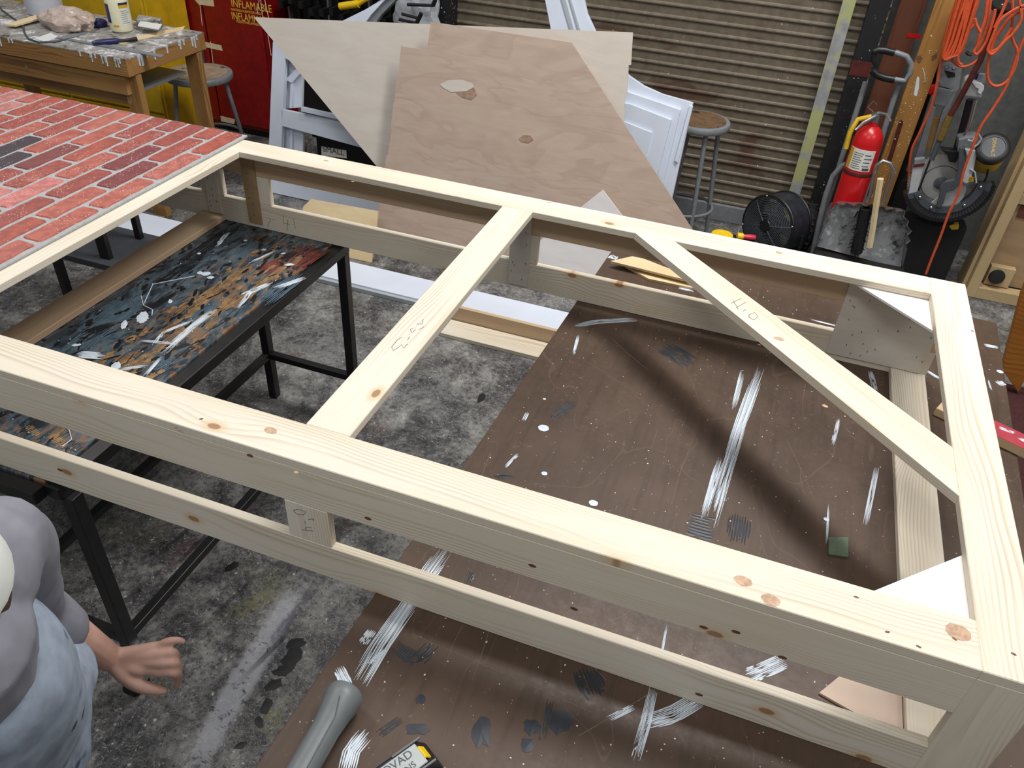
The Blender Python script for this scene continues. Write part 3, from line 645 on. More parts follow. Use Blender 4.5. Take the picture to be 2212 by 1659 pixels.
for k in range(70):
    s_ = random.random(); cx_, cy_ = -1.335-random.choice((.0, .05, .1, .15))+random.uniform(-.01, .01), .95+1.0*random.random(); blot(mb, (cx_, cy_), random.uniform(.005, .011), random.uniform(.010, .024), TZ+.0007, random.uniform(-.15, .15), 12, .35)
mb.build('ochre_dabs', 'paint_ochre', pt)['kind'] = 'stuff'
mb = MB()
for k in range(260): blot(mb, (random.uniform(-1.78, -1.3), random.uniform(.87, 2.04)), random.uniform(.002, .007), random.uniform(.004, .022), TZ+.0010, random.uniform(-.6, .6), 9, .4)
mb.build('black_flecks', 'paint_black', pt)['kind'] = 'stuff'
pstroke('wood_bare_patch', 'paint_ochre', [([(80, 925), (60, 935)], .05, 8), ([(140, 945), (110, 960)], .06, 10)], .0006)
pstroke('dark_blot', 'paint_navy', [([(100, 900), (40, 930)], .05, 9), ([(170, 955), (140, 975)], .05, 8)], .0005)
specks('paint_specks', [(-1.79, .86), (-1.3, .86), (-1.3, 2.05), (-1.79, 2.05)], 500, TZ+.0008, 'paint_white', pt)
# black steel stand seen under the brick panel
st = thing('steel_stand', 'black steel stand with bolted base plate under the brick panel', 'stand', (-2.62, 2.35, 0))
for x, y, s_ in ((-2.53, 2.27, .05), (-2.72, 2.27, .022), (-2.53, 2.47, .03), (-2.72, 2.47, .03)):
    MB().rng(x-s_/2, x+s_/2, y-.012, y+.012, .31, TB-.03).build('upright', BMt, st, bev=.002)
MB().rng(-2.80, -2.44, 2.22, 2.52, .28, .31).build('base_plate', 'dark_grey', st, bev=.003)
MB().cyl((-2.70, 2.245, .31), (-2.70, 2.245, .325), .012, 6).build('bolt', 'steel', st)
MB().rng(-2.80, -2.45, 2.24, 2.5, TB-.03, TB-.001).build('top_plate', BMt, st)
for x, y in ((-2.78, 2.24), (-2.46, 2.24), (-2.78, 2.50), (-2.46, 2.50)): MB().rng(x-.015, x+.015, y-.015, y+.015, 0, .28).build('leg', BMt, st)
MB().rng(-2.64, -2.575, 2.26, 2.31, .5, .6).build('wood_block', 'bench_wood', st)
# ------------------------------------------------------------------ things on the brown table
def table_item_tape():
    c = Zp(896, 1684, TB); T0 = thing('tape_measure', 'silver and black tape measure with yellow lock on the brown table', 'tape measure', (c.x, c.y, TB))
    X = (Zp(895, 1610, TB+.064)-Zp(820, 1664, TB+.064)); X.z = 0; X.normalize(); Yv = Vector((-X.y, X.x, 0)); Zv = Vector((0, 0, 1))
    R = Matrix((X, Yv, Zv)).transposed(); o = Vector((c.x, c.y, TB))-X*.012
    def pr(name, prof, w0, w1, mat, par, bev=.003):
        return MB().prism([o+X*a+Zv*b+Yv*w0 for a, b in prof], Yv*(w1-w0)).build(name, mat, par, bev=bev)
    prof = [(-.05, .002), (.046, .002), (.05, .012), (.05, .032), (.034, .056), (.018, .064), (-.05, .064)]
    pr('case', prof, -.026, .026, 'black_plastic', T0, .005)
    inner = [(-.05, .008), (.042, .008), (.044, .03), (.031, .052), (.016, .0585), (-.05, .0585)]
    pr('side_panel', inner, -.0275, -.026, 'dark_grey', T0, .001); pr('side_panel', inner, .026, .0275, 'chrome', T0, .001)
    MB().lathe([(.017, 0), (.017, .0015), (.0, .0016)], o+Vector((0, 0, .026))+X*.012-Yv*.0272, -Yv, 24).build('yellow_badge', 'yellow', T0)
    cap = MB().box(o+Zv*.0655-X*.012, (.075, .036, .004), R).build('top_cap', 'silver_plastic', T0, bev=.0015)
    n = (Vector((.016, 0, .024))).normalized()
    MB().box(o+X*.0305+Zv*.061, (.004, .022, .017), R @ Euler((0, math.radians(-38), 0)).to_matrix()).build('lock_button', 'yellow', T0, bev=.002)
    text_mesh('TIONS', .014, frame_m(o+Zv*.0677-X*.012-Yv*.009, X, Yv), 'lettering', 'label_ink', cap, .0003)
    text_mesh('OVAD', .018, frame_m(o+Zv*.0677-X*.012+Yv*.008, X, Yv), 'lettering', 'label_ink', cap, .0003)
    for s in (-1, 1): MB().box(o+X*.012+Yv*s*.0215+Zv*.0645, (.05, .003, .003), R).build('edge_trim', 'chrome', T0)
table_item_tape()
h0, h1 = Zp(752, 1492, TB+.03), Zp(640, 1690, TB+.03); h0.z = h1.z = TB+.0325; ax = (h1-h0).normalized(); L = (h1-h0).length
hd = thing('hand_tool', 'grey rubber tool handle lying on the brown table near the tape measure', 'tool', (h0.x, h0.y, TB))
MB().lathe([(.012, 0), (.026, .001), (.031, .008), (.0315, .022), (.027, .045), (.0235, .075), (.0235, L)], h0, ax, 28).build('grip', 'grey_plastic', hd, True)
MB().ball(h0+Vector((0, 0, .0285))+ax*.018, .0022, 8, 6).build('hang_hole', 'hole', hd)
MB().tube([h0+ax*.03+Vector((.004, 0, .0305)), h0+ax*.06+Vector((.012, 0, .024)), h0+ax*(L*.9)+Vector((.012, 0, .021))], .0009, 5).build('seam_line', 'dark_grey', hd)
g = Zp(1810, 1180, TB); gq = [Zp(u, v, TB+.006) for u, v in ((1790, 1160), (1833, 1160), (1833, 1203), (1790, 1197))]
tag(MB().prism([(p.x, p.y, TB+.0005) for p in gq], (0, 0, .0065)).build('metal_plate', 'green_metal', bev=.001), 'small square greenish metal plate lying on the brown table', 'metal plate')
rb = thing('wood_offcut', 'short red-painted wood offcut on the brown table at the right end', 'wood offcut', (.69, 1.86, TB))
a, b = Vector((.565, 1.915, TB+.0125)), Vector((.80, 1.805, TB+.0125))
board('block', a, b, .062, .024, (0, 0, 1), 'pine_warm', rb)
dd = (b-a).normalized(); q = Vector((-dd.y, dd.x, 0))*.031; pz = Vector((0, 0, .0125))
MB().prism([a+dd*.04+q+pz, b+q+pz, b-q+pz, a+dd*.04-q+pz], (0, 0, .0006)).build('paint_face', 'red_block', rb)
mb = MB(); 
for _ in range(4): s = random.uniform(.08, .22); stroke(mb, [a+dd*s+q*random.uniform(-.7, .7), a+dd*(s+.04)+q*random.uniform(-.7, .7)], .012, TB+.0257, 4)
mb.build('white_scuff', 'paint_white', rb)
for nm, px, z0, mt, lb in (('ply_offcut', [(1318, 568), (1372, 556), (1460, 590), (1520, 600), (1540, 622), (1470, 606)], .775, 'ply_board', 'thin tan plywood offcut lying uppermost behind the pine frame on the brown table'),
        ('ply_offcut', [(1350, 578), (1400, 572), (1560, 625), (1500, 627), (1400, 606)], .7585, 'ply_board', 'tan plywood strip under another offcut on the brown table')):
    P0 = [Zp(u, v, TB+(z0-.758)) for u, v in px]
    tag(MB().prism([(p.x, p.y, z0) for p in P0], (0, 0, .007)).build(nm, mt), lb, 'plywood offcut')
P0 = [Zp(u, v, TB) for u, v in ((1768, 1500), (1835, 1445), (1890, 1400), (2070, 1450), (2085, 1560), (2000, 1620))]
P0 = [Vector((min(p.x, .444), max(p.y, .868), p.z)) for p in P0]
tag(MB().prism([(p.x, p.y, TB+.0008) for p in P0], (0, 0, .005)).build('plywood_scrap', 'ply_pink'), 'pinkish plywood scrap on the brown table inside the near right frame corner', 'plywood scrap')
# ------------------------------------------------------------------ boards on the floor behind
wb = thing('white_board', 'long white-painted board lying on the splattered floor', 'board', (-1.9, 3.02, 0))
board('face_board', (-3.3, 3.025, .021), (-.55, 3.025, .021), .185, .022, (0, 0, 1), 'white_paint', wb)
board('edge_moulding', (-3.3, 2.924, .012), (-.55, 2.924, .012), .018, .022, (0, 0, 1), 'trim_grey', wb)
lb_ = thing('plank_pair', 'pair of nailed pine planks on the floor between the two tables', 'plank', (-.9, 2.8, 0))
board('upright_plank', (-1.205, 2.865, .045), (-.40, 2.865, .045), .088, .02, (0, 1, 0), 'fir', lb_)
board('flat_plank', (-1.205, 2.79, .0105), (-.40, 2.79, .0105), .12, .02, (0, 0, 1), 'pine', lb_)
# ------------------------------------------------------------------ leaning sheets
def lean(nm, px, y0, k, th, mt, lb, cat, extra=()):
    P0 = [onlean(u, v, y0, k) for u, v in px]+[Vector(e) for e in extra]
    nrm = Vector((0, 1, -k)).normalized()
    return tag(MB().prism(P0, nrm*th).build(nm, mt), lb, cat)
z0 = .001
lean('plywood_sheet', [(548, 37), (1367, 70), (1363, 140), (1358, 141), (1354, 208), (1350, 209), (1348, 268)], 3.47, .2, .006, 'ply_cream', 'pale cream triangular plywood sheet leaning behind the pinkish sheet', 'plywood sheet',
     [(-.63, 3.47+.2*z0, z0), (-1.49, 3.47+.2*z0, z0)])
pk = lean('plywood_sheet', [(815, 452), (818, 450), (835, 335), (838, 334), (846, 280), (844, 279), (850, 222), (852, 222), (857, 163), (861, 162), (866, 100), (923, 108), (930, 47), (1235, 92), (1495, 495)], 3.405, .2, .006, 'ply_pink', 'large pinkish plywood sheet with dark knot leaning in front of the cream sheet', 'plywood sheet',
     [(.085, 3.405+.2*z0, z0), (-1.93, 3.405+.2*z0, z0)])
pm = MB(); L3 = lambda u, v, o=.001: onlean(u, v, 3.405-o, .2)
pm.prism([L3(u, v) for u, v in ((950, 182), (968, 173), (998, 172), (1020, 180), (1024, 188), (1008, 197), (975, 199), (958, 190))], Vector((0, -1, .2))*.0006); pm.build('veneer_patch', 'ply_cream', pk)
pm = MB(); pm.prism([L3(u, v) for u, v in ((985, 200), (1005, 199), (1024, 190), (1030, 205), (1018, 216), (998, 210))], Vector((0, -1, .2))*.0004); pm.prism([L3(u, v) for u, v in ((1120, 300), (1130, 292), (1146, 293), (1152, 302), (1142, 309), (1126, 307))], Vector((0, -1, .2))*.0004); pm.build('knot_mark', 'veneer_knot', pk)
lean('plywood_offcut', [(1110, 566), (1255, 447), (1302, 410), (1345, 467), (1440, 600)], 3.30, .2, .006, 'ply_white', 'pale pointed plywood offcut leaning on the pinkish sheet', 'plywood offcut', [(-.25, 3.30, z0), (-.95, 3.30, z0)])
ob = lean('board_offcut', [(655, 446), (672, 430), (816, 456), (812, 500)], 3.2, .45, .012, 'ply_board', 'small tan board offcut leaning low behind the pine frame', 'board offcut', [(onlean(812, 500, 3.2, .45).x, 3.2, .001), (onlean(655, 446, 3.2, .45).x, 3.2, .001)])
# ------------------------------------------------------------------ white scenic piece behind the plywood
FY, FK = 3.70, .2; FN = Vector((0, 1, -FK)).normalized()
wf = thing('scenic_panel', 'white-painted scenic facade with flared arch leaning against the roll-up door', 'scenic panel', (-1.5, 3.8, 0))
def fp(nm, px, off, th, mt='white_paint', bev=.002):
    return MB().prism([onlean(u, v, FY-off, FK) if len((u, v)) == 2 and not isinstance(u, str) else 0 for u, v in px], FN*th).build(nm, mt, wf, bev=bev)
def wv(x, z, off=0): return Vector((x, FY-off+FK*z, z))
def fw(nm, xz, off, th, mt='white_paint'): return MB().prism([wv(x, z, off) for x, z in xz], FN*th).build(nm, mt, wf, bev=.002)
tl = onlean(590, 92, FY, FK); trp = onlean(1497, 222, FY, FK)
x0, x1 = -2.765, onlean(1452, 430, FY, FK).x
fp('left_stile', [(589, 90), (640, 60), (640, 140), (616, 126), (603, 420), (577, 411)], 0, .03)
fw('bottom_rail', [(x0, .003), (x1, .003), (x1, .16), (x0, .16)], .004, .03)
fp('middle_rail', [(608, 236), (730, 262), (820, 290), (820, 330), (608, 272)], 0, .03)
fp('sill', [(650, 231), (790, 262), (790, 272), (650, 241)], .02, .03)
fp('window_jamb', [(616, 126), (654, 160), (652, 232), (611, 236)], -.05, .02)
fp('window_jamb', [(610, 270), (655, 280), (654, 330), (606, 322)], -.05, .02)
fp('jamb_bead', [(628, 160), (633, 163), (630, 234), (625, 233)], -.035, .02); fp('jamb_bead', [(627, 275), (632, 276), (631, 325), (626, 323)], -.035, .02)
fp('diagonal_bead', [(616, 172), (640, 148), (650, 158), (630, 180)], -.03, .03)
# flared right shoulder with stepped raised panels
def hull_r(off): return off
fp('right_shoulder', [(1257, -20), (1268, 30), (1285, 66), (1318, 118), (1358, 163), (1390, 185), (1430, 203), (1497, 222), (1450, 436), (1330, 420), (1200, 200), (1190, 66), (1173, -20)], 0, .03)
fp('raised_panel', [(1335, 190), (1370, 203), (1470, 237), (1432, 400), (1330, 380)], .022, .022)
fp('raised_panel', [(1335, 222), (1360, 224), (1450, 259), (1420, 378), (1330, 360)], .044, .022)
fp('raised_panel', [(1340, 262), (1352, 264), (1408, 286), (1396, 340), (1340, 330)], .056, .012)
fp('side_batten', [(1490, 228), (1497, 230), (1464, 352), (1457, 348)], .012, .012)
fp('arch_moulding', [(1207, -20), (1212, 0), (1231, 66), (1240, 66), (1222, 0), (1218, -20)], .006, .006, 'trim_grey')
fp('arch_moulding', [(1224, -20), (1229, 0), (1248, 66), (1254, 66), (1234, 0), (1230, -20)], .006, .006, 'trim_grey')
fp('left_arm', [(860, -20), (830, 0), (780, 25), (735, 47), (690, 66), (640, 75), (640, 110), (782, 60), (800, 34), (850, -20)], 0, .03)
fp('left_arm_moulding', [(782, 62), (803, 34), (830, 5), (850, -20), (872, -20), (850, 5), (822, 34), (804, 62)], -.015, .03, 'mid_grey')
# ------------------------------------------------------------------ stools
def stool(c, h, r, seat, lb, rot=0):
    s = thing('stool', lb, 'stool', (c[0], c[1], 0), 'round metal stools'); x, y = c
    MB().lathe([(r*.9, h-.035), (r, h-.034), (r+.004, h-.028), (r+.004, h-.008), (r, h-.001), (r*.88, h)], (x, y, 0), (0, 0, 1), 36).build('seat_ring', 'mid_grey', s, True)
    MB().lathe([(r*.87, h-.004), (r*.87, h+.003), (r*.84, h+.004)], (x, y, 0), (0, 0, 1), 36).build('seat_top', seat, s)
    for k in range(4):
        a = rot+math.pi/2*k; d = Vector((math.cos(a), math.sin(a), 0))
        l = MB().cyl(Vector((x, y, h-.03))+d*r*.72, Vector((x, y, .012))+d*r*1.12, .0125, 10).build('leg', 'mid_grey', s, True)
        MB().cyl(Vector((x, y, .02))+d*r*1.115, Vector((x, y, 0))+d*r*1.125, .016, 10).build('foot_cap', 'rubber', l, True)
    MB().tube([(x+r*1.02*math.cos(a*math.pi/16), y+r*1.02*math.sin(a*math.pi/16), h*.30) for a in range(32)], .008, 8, True).build('foot_ring', 'mid_grey', s, True)
stool((-.40, 4.2), .668, .155, 'stool_seat_wood', 'grey metal stool with brown wooden seat in front of the roll-up door', .5)
stool((-3.30, 3.965), .535, .188, 'stool_seat_light', 'grey metal stool with worn pale seat behind the workbench end', .7)
# ------------------------------------------------------------------ drum fan, jug, screwdriver
fc = Vector((.105, 4.22, .185)); fa = Vector((-.55, -.83, .08)).normalized()
fan = thing('drum_fan', 'black drum fan standing on the floor before the roll-up door', 'fan', (.105, 4.22, 0))
ft = lambda r, h: (r, h)
R0 = .155
def ringpts(r, h, n=40):
    q = fa.to_track_quat('Z', 'Y'); return [fc+q @ Vector((r*math.cos(2*math.pi*k/n), r*math.sin(2*math.pi*k/n), h)) for k in range(n)]
mb = MB(); n = 40; A1, A2 = ringpts(R0, -.07), ringpts(R0, .07); B1, B2 = ringpts(R0-.006, -.07), ringpts(R0-.006, .07)
mb.add(A1+A2+B1+B2, [(k, (k+1) % n, (k+1) % n+n, k+n) for k in range(n)]+[(k+2*n, k+3*n, (k+1) % n+3*n, (k+1) % n+2*n) for k in range(n)]+[(k, k+2*n, (k+1) % n+2*n, (k+1) % n) for k in range(n)]+[(k+n, (k+1) % n+n, (k+1) % n+3*n, k+3*n) for k in range(n)])
mb.build('drum', 'fan_black', fan, True)
MB().tube(ringpts(R0, .075), .009, 8, True).build('front_rim', 'black_metal', fan, True); MB().tube(ringpts(R0, -.075), .009, 8, True).build('rear_rim', 'black_metal', fan, True)
for sgn, nm in ((1, 'front_grille'), (-1, 'rear_grille')):
    mb = MB()
    for k in range(1, 15): mb.tube(ringpts(.03+k*.0084, sgn*(.077+.02*(1-(k/15)**2)), 36), .0027, 4, True)
    q = fa.to_track_quat('Z', 'Y')
    for k in range(6):
        a = k*math.pi/3+.3; d = q @ Vector((math.cos(a), math.sin(a), 0)); mb.tube([fc+d*.03+fa*sgn*.098, fc+d*.09+fa*sgn*.092, fc+d*.15+fa*sgn*.077], .0035, 5)
    mb.build(nm, 'dark_grey', fan)
MB().lathe([(.04, -.04), (.045, .08), (.03, .101), (.0, .102)], fc, fa, 20).build('motor_hub', 'black_plastic', fan, True)
q = fa.to_track_quat('Z', 'Y')
for k in range(4):
    a = k*math.pi/2; d = q @ Vector((math.cos(a), math.sin(a), 0)); e = q @ Vector((-math.sin(a), math.cos(a), 0))
    mb = MB(); mb.prism([fc+d*.05-e*.03+fa*.02, fc+d*.05+e*.03-fa*.02, fc+d*.135+e*.05-fa*.035, fc+d*.14-e*.03+fa*.035], fa*.003); mb.build('fan_blade', 'dark_grey', fan)
sd = fa.cross(Vector((0, 0, 1))).normalized()
MB().tube([fc+sd*.172, fc+sd*.178-Vector((0, 0, .09)), Vector((fc.x, fc.y, .012))+sd*.13-fa*.0, Vector((fc.x, fc.y, .012))-sd*.13, fc-sd*.178-Vector((0, 0, .09)), fc-sd*.172], .011, 8).build('stand', 'black_metal', fan, True)
MB().tube([Vector((fc.x, fc.y, .011))+sd*.13+fa*.14, Vector((fc.x, fc.y, .011))+sd*.13-fa*.14], .011, 8).tube([Vector((fc.x, fc.y, .011))-sd*.13+fa*.14, Vector((fc.x, fc.y, .011))-sd*.13-fa*.14], .011, 8).build('foot', 'black_metal', fan, True)
for k in range(4):
    a = .35+k*math.pi/2; d = q @ Vector((math.cos(a), math.sin(a), 0)); MB().ball(fc+d*R0+fa*.084, .006, 8, 6).build('screw', 'steel', fan, True)
jp = Zp(1560, 507, .285)
jug = thing('jug', 'white jug with bright yellow screw cap behind the frame', 'jug', (jp.x, jp.y, 0))
MB().lathe([(.07, 0), (.078, .01), (.078, .17), (.065, .21), (.034, .24), (.034, .25)], (jp.x, jp.y, 0), (0, 0, 1), 24).build('body', 'white_paint_warm', jug, True)
MB().lathe([(.052, .25), (.054, .252), (.054, .284), (.050, .289), (.034, .289), (.032, .286)], (jp.x, jp.y, 0), (0, 0, 1), 28).build('cap', 'yellow', jug, True)
sp_ = Zp(1604, 512, .22); 
crt = tag(MB().rng(sp_.x-.05, sp_.x+.07, sp_.y-.06, sp_.y+.06, 0, .20).build('tool_case', 'dark', bev=.008), 'small black tool case on the floor beside the drum fan', 'tool case')
sdv = thing('screwdriver', 'screwdriver with red and yellow handle lying beside the drum fan', 'screwdriver', (sp_.x, sp_.y, .2))
d = Vector((1, .25, 0)).normalized(); c0 = Vector((sp_.x-.03, sp_.y, .219))
MB().lathe([(.008, 0), (.018, .004), (.018, .03), (.013, .036)], c0, d, 16).build('collar', 'yellow', sdv, True)
MB().lathe([(.012, .036), (.014, .05), (.016, .075), (.012, .095), (.002, .098)], c0, d, 16).build('grip', 'red_handle', sdv, True)
MB().cyl(c0, c0+Vector((.004, .02, .03)), .0025, 6).build('shaft', 'steel', sdv)
# ------------------------------------------------------------------ workbench on the left
BZ, BX, BY0, BY1 = .84, -3.025, 3.135, 3.73
wk = thing('workbench', 'wooden workbench with paint-caked top by the yellow cabinet', 'workbench', (-3.9, 3.1, 0))
MB().rng(-5.1, BX, BY0, BY1, BZ-.006, BZ).build('painted_surface', 'bench_top_paint', wk)
board('front_beam', (-5.1, BY0+.02, BZ-.046), (BX, BY0+.02, BZ-.046), .08, .038, (0, 1, 0), 'bench_wood', wk)
board('back_beam', (-5.1, BY1-.02, BZ-.046), (BX, BY1-.02, BZ-.046), .08, .038, (0, 1, 0), 'bench_wood', wk)
board('end_beam', (BX-.02, BY0+.04, BZ-.046), (BX-.02, BY1-.04, BZ-.046), .08, .038, (1, 0, 0), 'bench_wood', wk)
board('front_apron', (-5.1, BY0+.035, BZ-.14), (BX-.05, BY0+.035, BZ-.14), .09, .03, (0, 1, 0), 'bench_wood', wk)
board('lower_rail', (-5.1, BY0+.12, BZ-.24), (BX-.06, BY0+.12, BZ-.24), .06, .03, (0, 1, 0), 'bench_wood', wk)
for x, y in ((BX-.045, BY0+.065), (BX-.045, BY1-.06), (-4.3, BY0+.065), (-4.3, BY1-.06)): board('leg', (x, y, 0), (x, y, BZ-.09), .085, .04, (0, 1, 0), 'bench_wood', wk)
MB().rng(-4.9, BX-.09, BY0+.13, BY1-.09, BZ-.21, BZ-.195).build('shelf', 'mid_grey', wk)
mb = MB()
for k in range(16):
    x = random.choice([random.uniform(-3.25, BX-.02), random.uniform(-3.9, BX-.02)]); l_ = random.uniform(.012, .045); mb.tube([(x, BY0, BZ-.002), (x, BY0-.001, BZ-.004-l_*.6), (x, BY0-.001, BZ-.004-l_)], [.006, .003, .0035], 6)
for k in range(12):
    y = random.uniform(BY0, BY1); l_ = random.uniform(.015, .06); mb.tube([(BX, y, BZ-.002), (BX+.001, y, BZ-.004-l_*.6), (BX+.001, y, BZ-.004-l_)], [.008, .004, .0045], 6)
mb.build('paint_drips', 'paint_white', wk)['kind'] = 'stuff'
mb = MB(); p = Yp(55, 138, BY0+.019); mb.lathe([(.012, 0), (.012, .0006)], (p.x, BY0+.0195, BZ-.14), (0, -1, 0), 14); mb.build('green_paint_spot', 'paint_yellowgreen', wk)
B2 = lambda u, v, dz=0: Zp(u, v, BZ+dz)
jc = B2(265, 67); jar = thing('jar', 'big plastic jar of pale yellow mayonnaise with printed labels on the workbench', 'jar', (jc.x, jc.y, BZ))
MB().lathe([(.045, 0), (.055, .008), (.057, .02), (.057, .15), (.05, .18), (.043, .19), (.043, .20)], (jc.x, jc.y, BZ+.0005), (0, 0, 1), 32).build('body', 'cream_plastic', jar, True)
MB().lathe([(.046, .20), (.047, .202), (.047, .225), (.044, .228)], (jc.x, jc.y, BZ), (0, 0, 1), 32).build('lid', 'navy', jar, True)
def wrap(nm, r, a0, a1, z0, z1, mt, par, c):
    n = 10; vs = []; 
    for k in range(n+1):
        a = math.radians(a0+(a1-a0)*k/n)
        for rr, z in ((r, z0), (r, z1), (r+.0006, z1), (r+.0006, z0)): vs.append((c.x+rr*math.cos(a), c.y+rr*math.sin(a), z))
    fs = [(4*k+i, 4*k+(i+1) % 4, 4*k+4+(i+1) % 4, 4*k+4+i) for k in range(n) for i in range(4)]+[(0, 1, 2, 3), (4*n+3, 4*n+2, 4*n+1, 4*n)]
    return mesh_obj(nm, vs, fs, mt, par)
fa0 = math.degrees(math.atan2(-jc.y, -jc.x))
l2 = wrap('nutrition_label', .0572, fa0+5, fa0+58, BZ+.04, BZ+.145, 'label_white', jar, jc); wrap('label_band', .0579, fa0+5, fa0+58, BZ+.122, BZ+.136, 'yellow_dull', l2, jc); wrap('label_band', .0579, fa0+5, fa0+58, BZ+.136, BZ+.147, 'navy', l2, jc)
wrap('front_label', .0572, fa0-85, fa0-48, BZ+.05, BZ+.14, 'navy', jar, jc); wrap('stamp', .0572, fa0-38, fa0-12, BZ+.032, BZ+.042, 'yellow_dull', jar, jc)
for k in range(7): wrap('print_line', .0579, fa0+10, fa0+random.uniform(38, 53), BZ+.05+k*.0095, BZ+.0515+k*.0095, 'label_ink', l2, jc)
bc = B2(100, 28); bk = thing('bucket', 'white plastic bucket at the back of the workbench', 'bucket', (bc.x, bc.y, BZ))
MB().lathe([(.085, 0), (.09, .004), (.105, .22), (.112, .222), (.112, .235), (.106, .236)], (bc.x, bc.y, BZ+.0005), (0, 0, 1), 36).build('body', 'bucket_white', bk, True)
MB().tube([(bc.x+.113*math.cos(a), bc.y-.03+.02*math.sin(a), BZ+.2+.1*math.sin(a)) for a in [math.pi*k/12 for k in range(13)]], .002, 6).build('handle', 'steel', bk)
def crumple(nm, c, r, sc, mt, lb, cat, seed):
    rnd = random.Random(seed); bm = bmesh.new(); bmesh.ops.create_icosphere(bm, subdivisions=4, radius=1)
    pk_ = [(Vector((rnd.gauss(0, 1), rnd.gauss(0, 1), rnd.gauss(0, 1))).normalized(), rnd.uniform(.1, .35)*rnd.choice((-1, 1))) for _ in range(46)]
    for v in bm.verts:
        d = v.co.normalized(); s = 1+sum(a*max(0, 1-abs(d.dot(p)-.2)*4) for p, a in pk_)*.22+rnd.uniform(-.03, .03); v.co = Vector((d.x*sc[0], d.y*sc[1], d.z*sc[2]))*r*s
        if v.co.z < -r*sc[2]*.55: v.co.z = -r*sc[2]*.55
    vs = [v.co+Vector(c)+Vector((0, 0, r*sc[2]*.55+.0005)) for v in bm.verts]; fs = [tuple(v.index for v in f.verts) for f in bm.faces]; bm.free()
    return tag(mesh_obj(nm, vs, fs, mt, None, False), lb, cat)
c = B2(150, 62); crumple('plastic_bag', c, .085, (1.7, 1.0, .8), 'bag_plastic', 'crumpled translucent brownish plastic bag on the workbench', 'plastic bag', 3)
c = B2(213, 57); tag(MB().tube([(c.x+.032*math.cos(a*math.pi/12), c.y+.032*math.sin(a*math.pi/12), BZ+.017) for a in range(24)], .016, 10, True).build('tape_roll', 'navy', None, True), 'dark blue roll of tape beside the crumpled bag on the workbench', 'tape roll')
def flatthing(nm, px, dz, th, mt, lb, cat): return tag(MB().prism([B2(u, v, dz)+Vector((0, 0, .0005)) for u, v in px], (0, 0, th)).build(nm, mt), lb, cat)
flatthing('framing_square', [(122, 83), (180, 68), (188, 73), (150, 84), (355, 120), (348, 125)], .001, .003, 'mid_grey', 'grey steel framing square lying along the workbench edge', 'framing square')
flatthing('paint_stick', [(240, 92), (400, 58), (395, 66), (262, 96)], .0, .004, 'ply_board', 'flat wooden stir stick lying right of the jar on the workbench', 'stick')
flatthing('wood_scrap', [(12, 56), (84, 34), (90, 42), (35, 58)], .012, .008, 'ply_board', 'pale wood scrap lying left of the bag on the workbench', 'wood scrap')
flatthing('paper_sheet', [(75, 84), (110, 72), (125, 80), (100, 92)], .0, .002, 'white_paint_warm', 'white paper scrap on the near edge of the workbench', 'paper')
kp, kq = B2(200, 97, .006), B2(297, 88, .006); ut = thing('utility_knife', 'navy and black utility knife on the workbench in front of the jar', 'knife', (kp.x, kp.y, BZ))
kd_ = (kq-kp); MB().tube([kp+Vector((0, 0, .008)), kp+kd_*.1+Vector((0, 0, .009)), kp+kd_*.55+Vector((0, 0, .009)), kp+kd_*.6+Vector((0, 0, .008))], [.008, .013, .013, .008], 10).build('handle', 'navy', ut, True)
MB().tube([kp+kd_*.6+Vector((0, 0, .008)), kp+kd_*.7+Vector((0, 0, .007)), kp+kd_+Vector((0, 0, .009))], [.007, .007, .011], 10).build('nose', 'black_plastic', ut, True)
ga = B2(300, 52); gb = thing('staple_box', 'paint-spattered grey box behind the jar on the workbench', 'box', (ga.x, ga.y, BZ))
MB().prism([B2(u, v)+Vector((0, 0, .0005)) for u, v in ((296, 58), (344, 66), (352, 54), (302, 46))], (0, 0, .035)).build('body', 'galvanised', gb, bev=.003)
MB().prism([B2(u, v, .0365) for u, v in ((298, 57), (343, 65), (350, 54), (303, 47))], (0, 0, .004)).build('lid', 'white_paint_warm', gb)
cb = [B2(u, v)+Vector((0, 0, .005)) for u, v in ((-10, 4), (5, 24), (30, 42), (50, 56), (53, 72), (62, 86), (85, 94), (120, 92), (150, 86))]
tag(MB().tube(cb, .0045, 8).build('power_cable', 'dark_grey', None, True), 'dark cable curling over the workbench front edge', 'cable')
# ------------------------------------------------------------------ cabinets behind
RC = 4.42; rcx0, rcx1 = -3.98, -3.13
rc = thing('flammables_cabinet', 'dark red steel flammables cabinet with yellow warning lettering', 'cabinet', (-3.55, RC+.2, 0))
MB().rng(rcx0, rcx1, RC+.006, 4.77, .04, 1.65).build('body', 'red_cabinet', rc, bev=.006)
MB().rng(rcx0+.02, rcx1-.02, RC+.02, 4.75, 0, .04).build('plinth', 'dark', rc)
d1 = MB().rng(rcx0+.01, -3.56, RC-.012, RC+.006, .07, 1.62).build('door', 'red_cabinet', rc, bev=.004); d2 = MB().rng(-3.55, rcx1-.01, RC-.012, RC+.006, .07, 1.62).build('door', 'red_cabinet', rc, bev=.004)
MB().rng(-3.62, -3.60, RC-.035, RC-.012, .44, .60).build('latch_handle', 'dark_grey', d1, bev=.004)
tx = lambda s_, px, sz, par, sxx=1.0: text_mesh(s_, sz, frame_m((Yp(*px, RC-.012).x, RC-.0128, Yp(*px, RC-.012).z), (1, 0, 0), (0, 0, 1)), 'lettering', 'yellow_text', par, .0004, 'LEFT', sxx)
tx('INFLAMABLE', (499, 7), .062, d2, .82); tx('MANTENGA ALEJADO DEL FUEGO', (499, 20), .019, d2, .75); tx('INFLAMMABLE', (500, 34), .062, d2, .74); tx('PRODUITS INFLAMMABLES', (511, 46), .019, d2, .75)
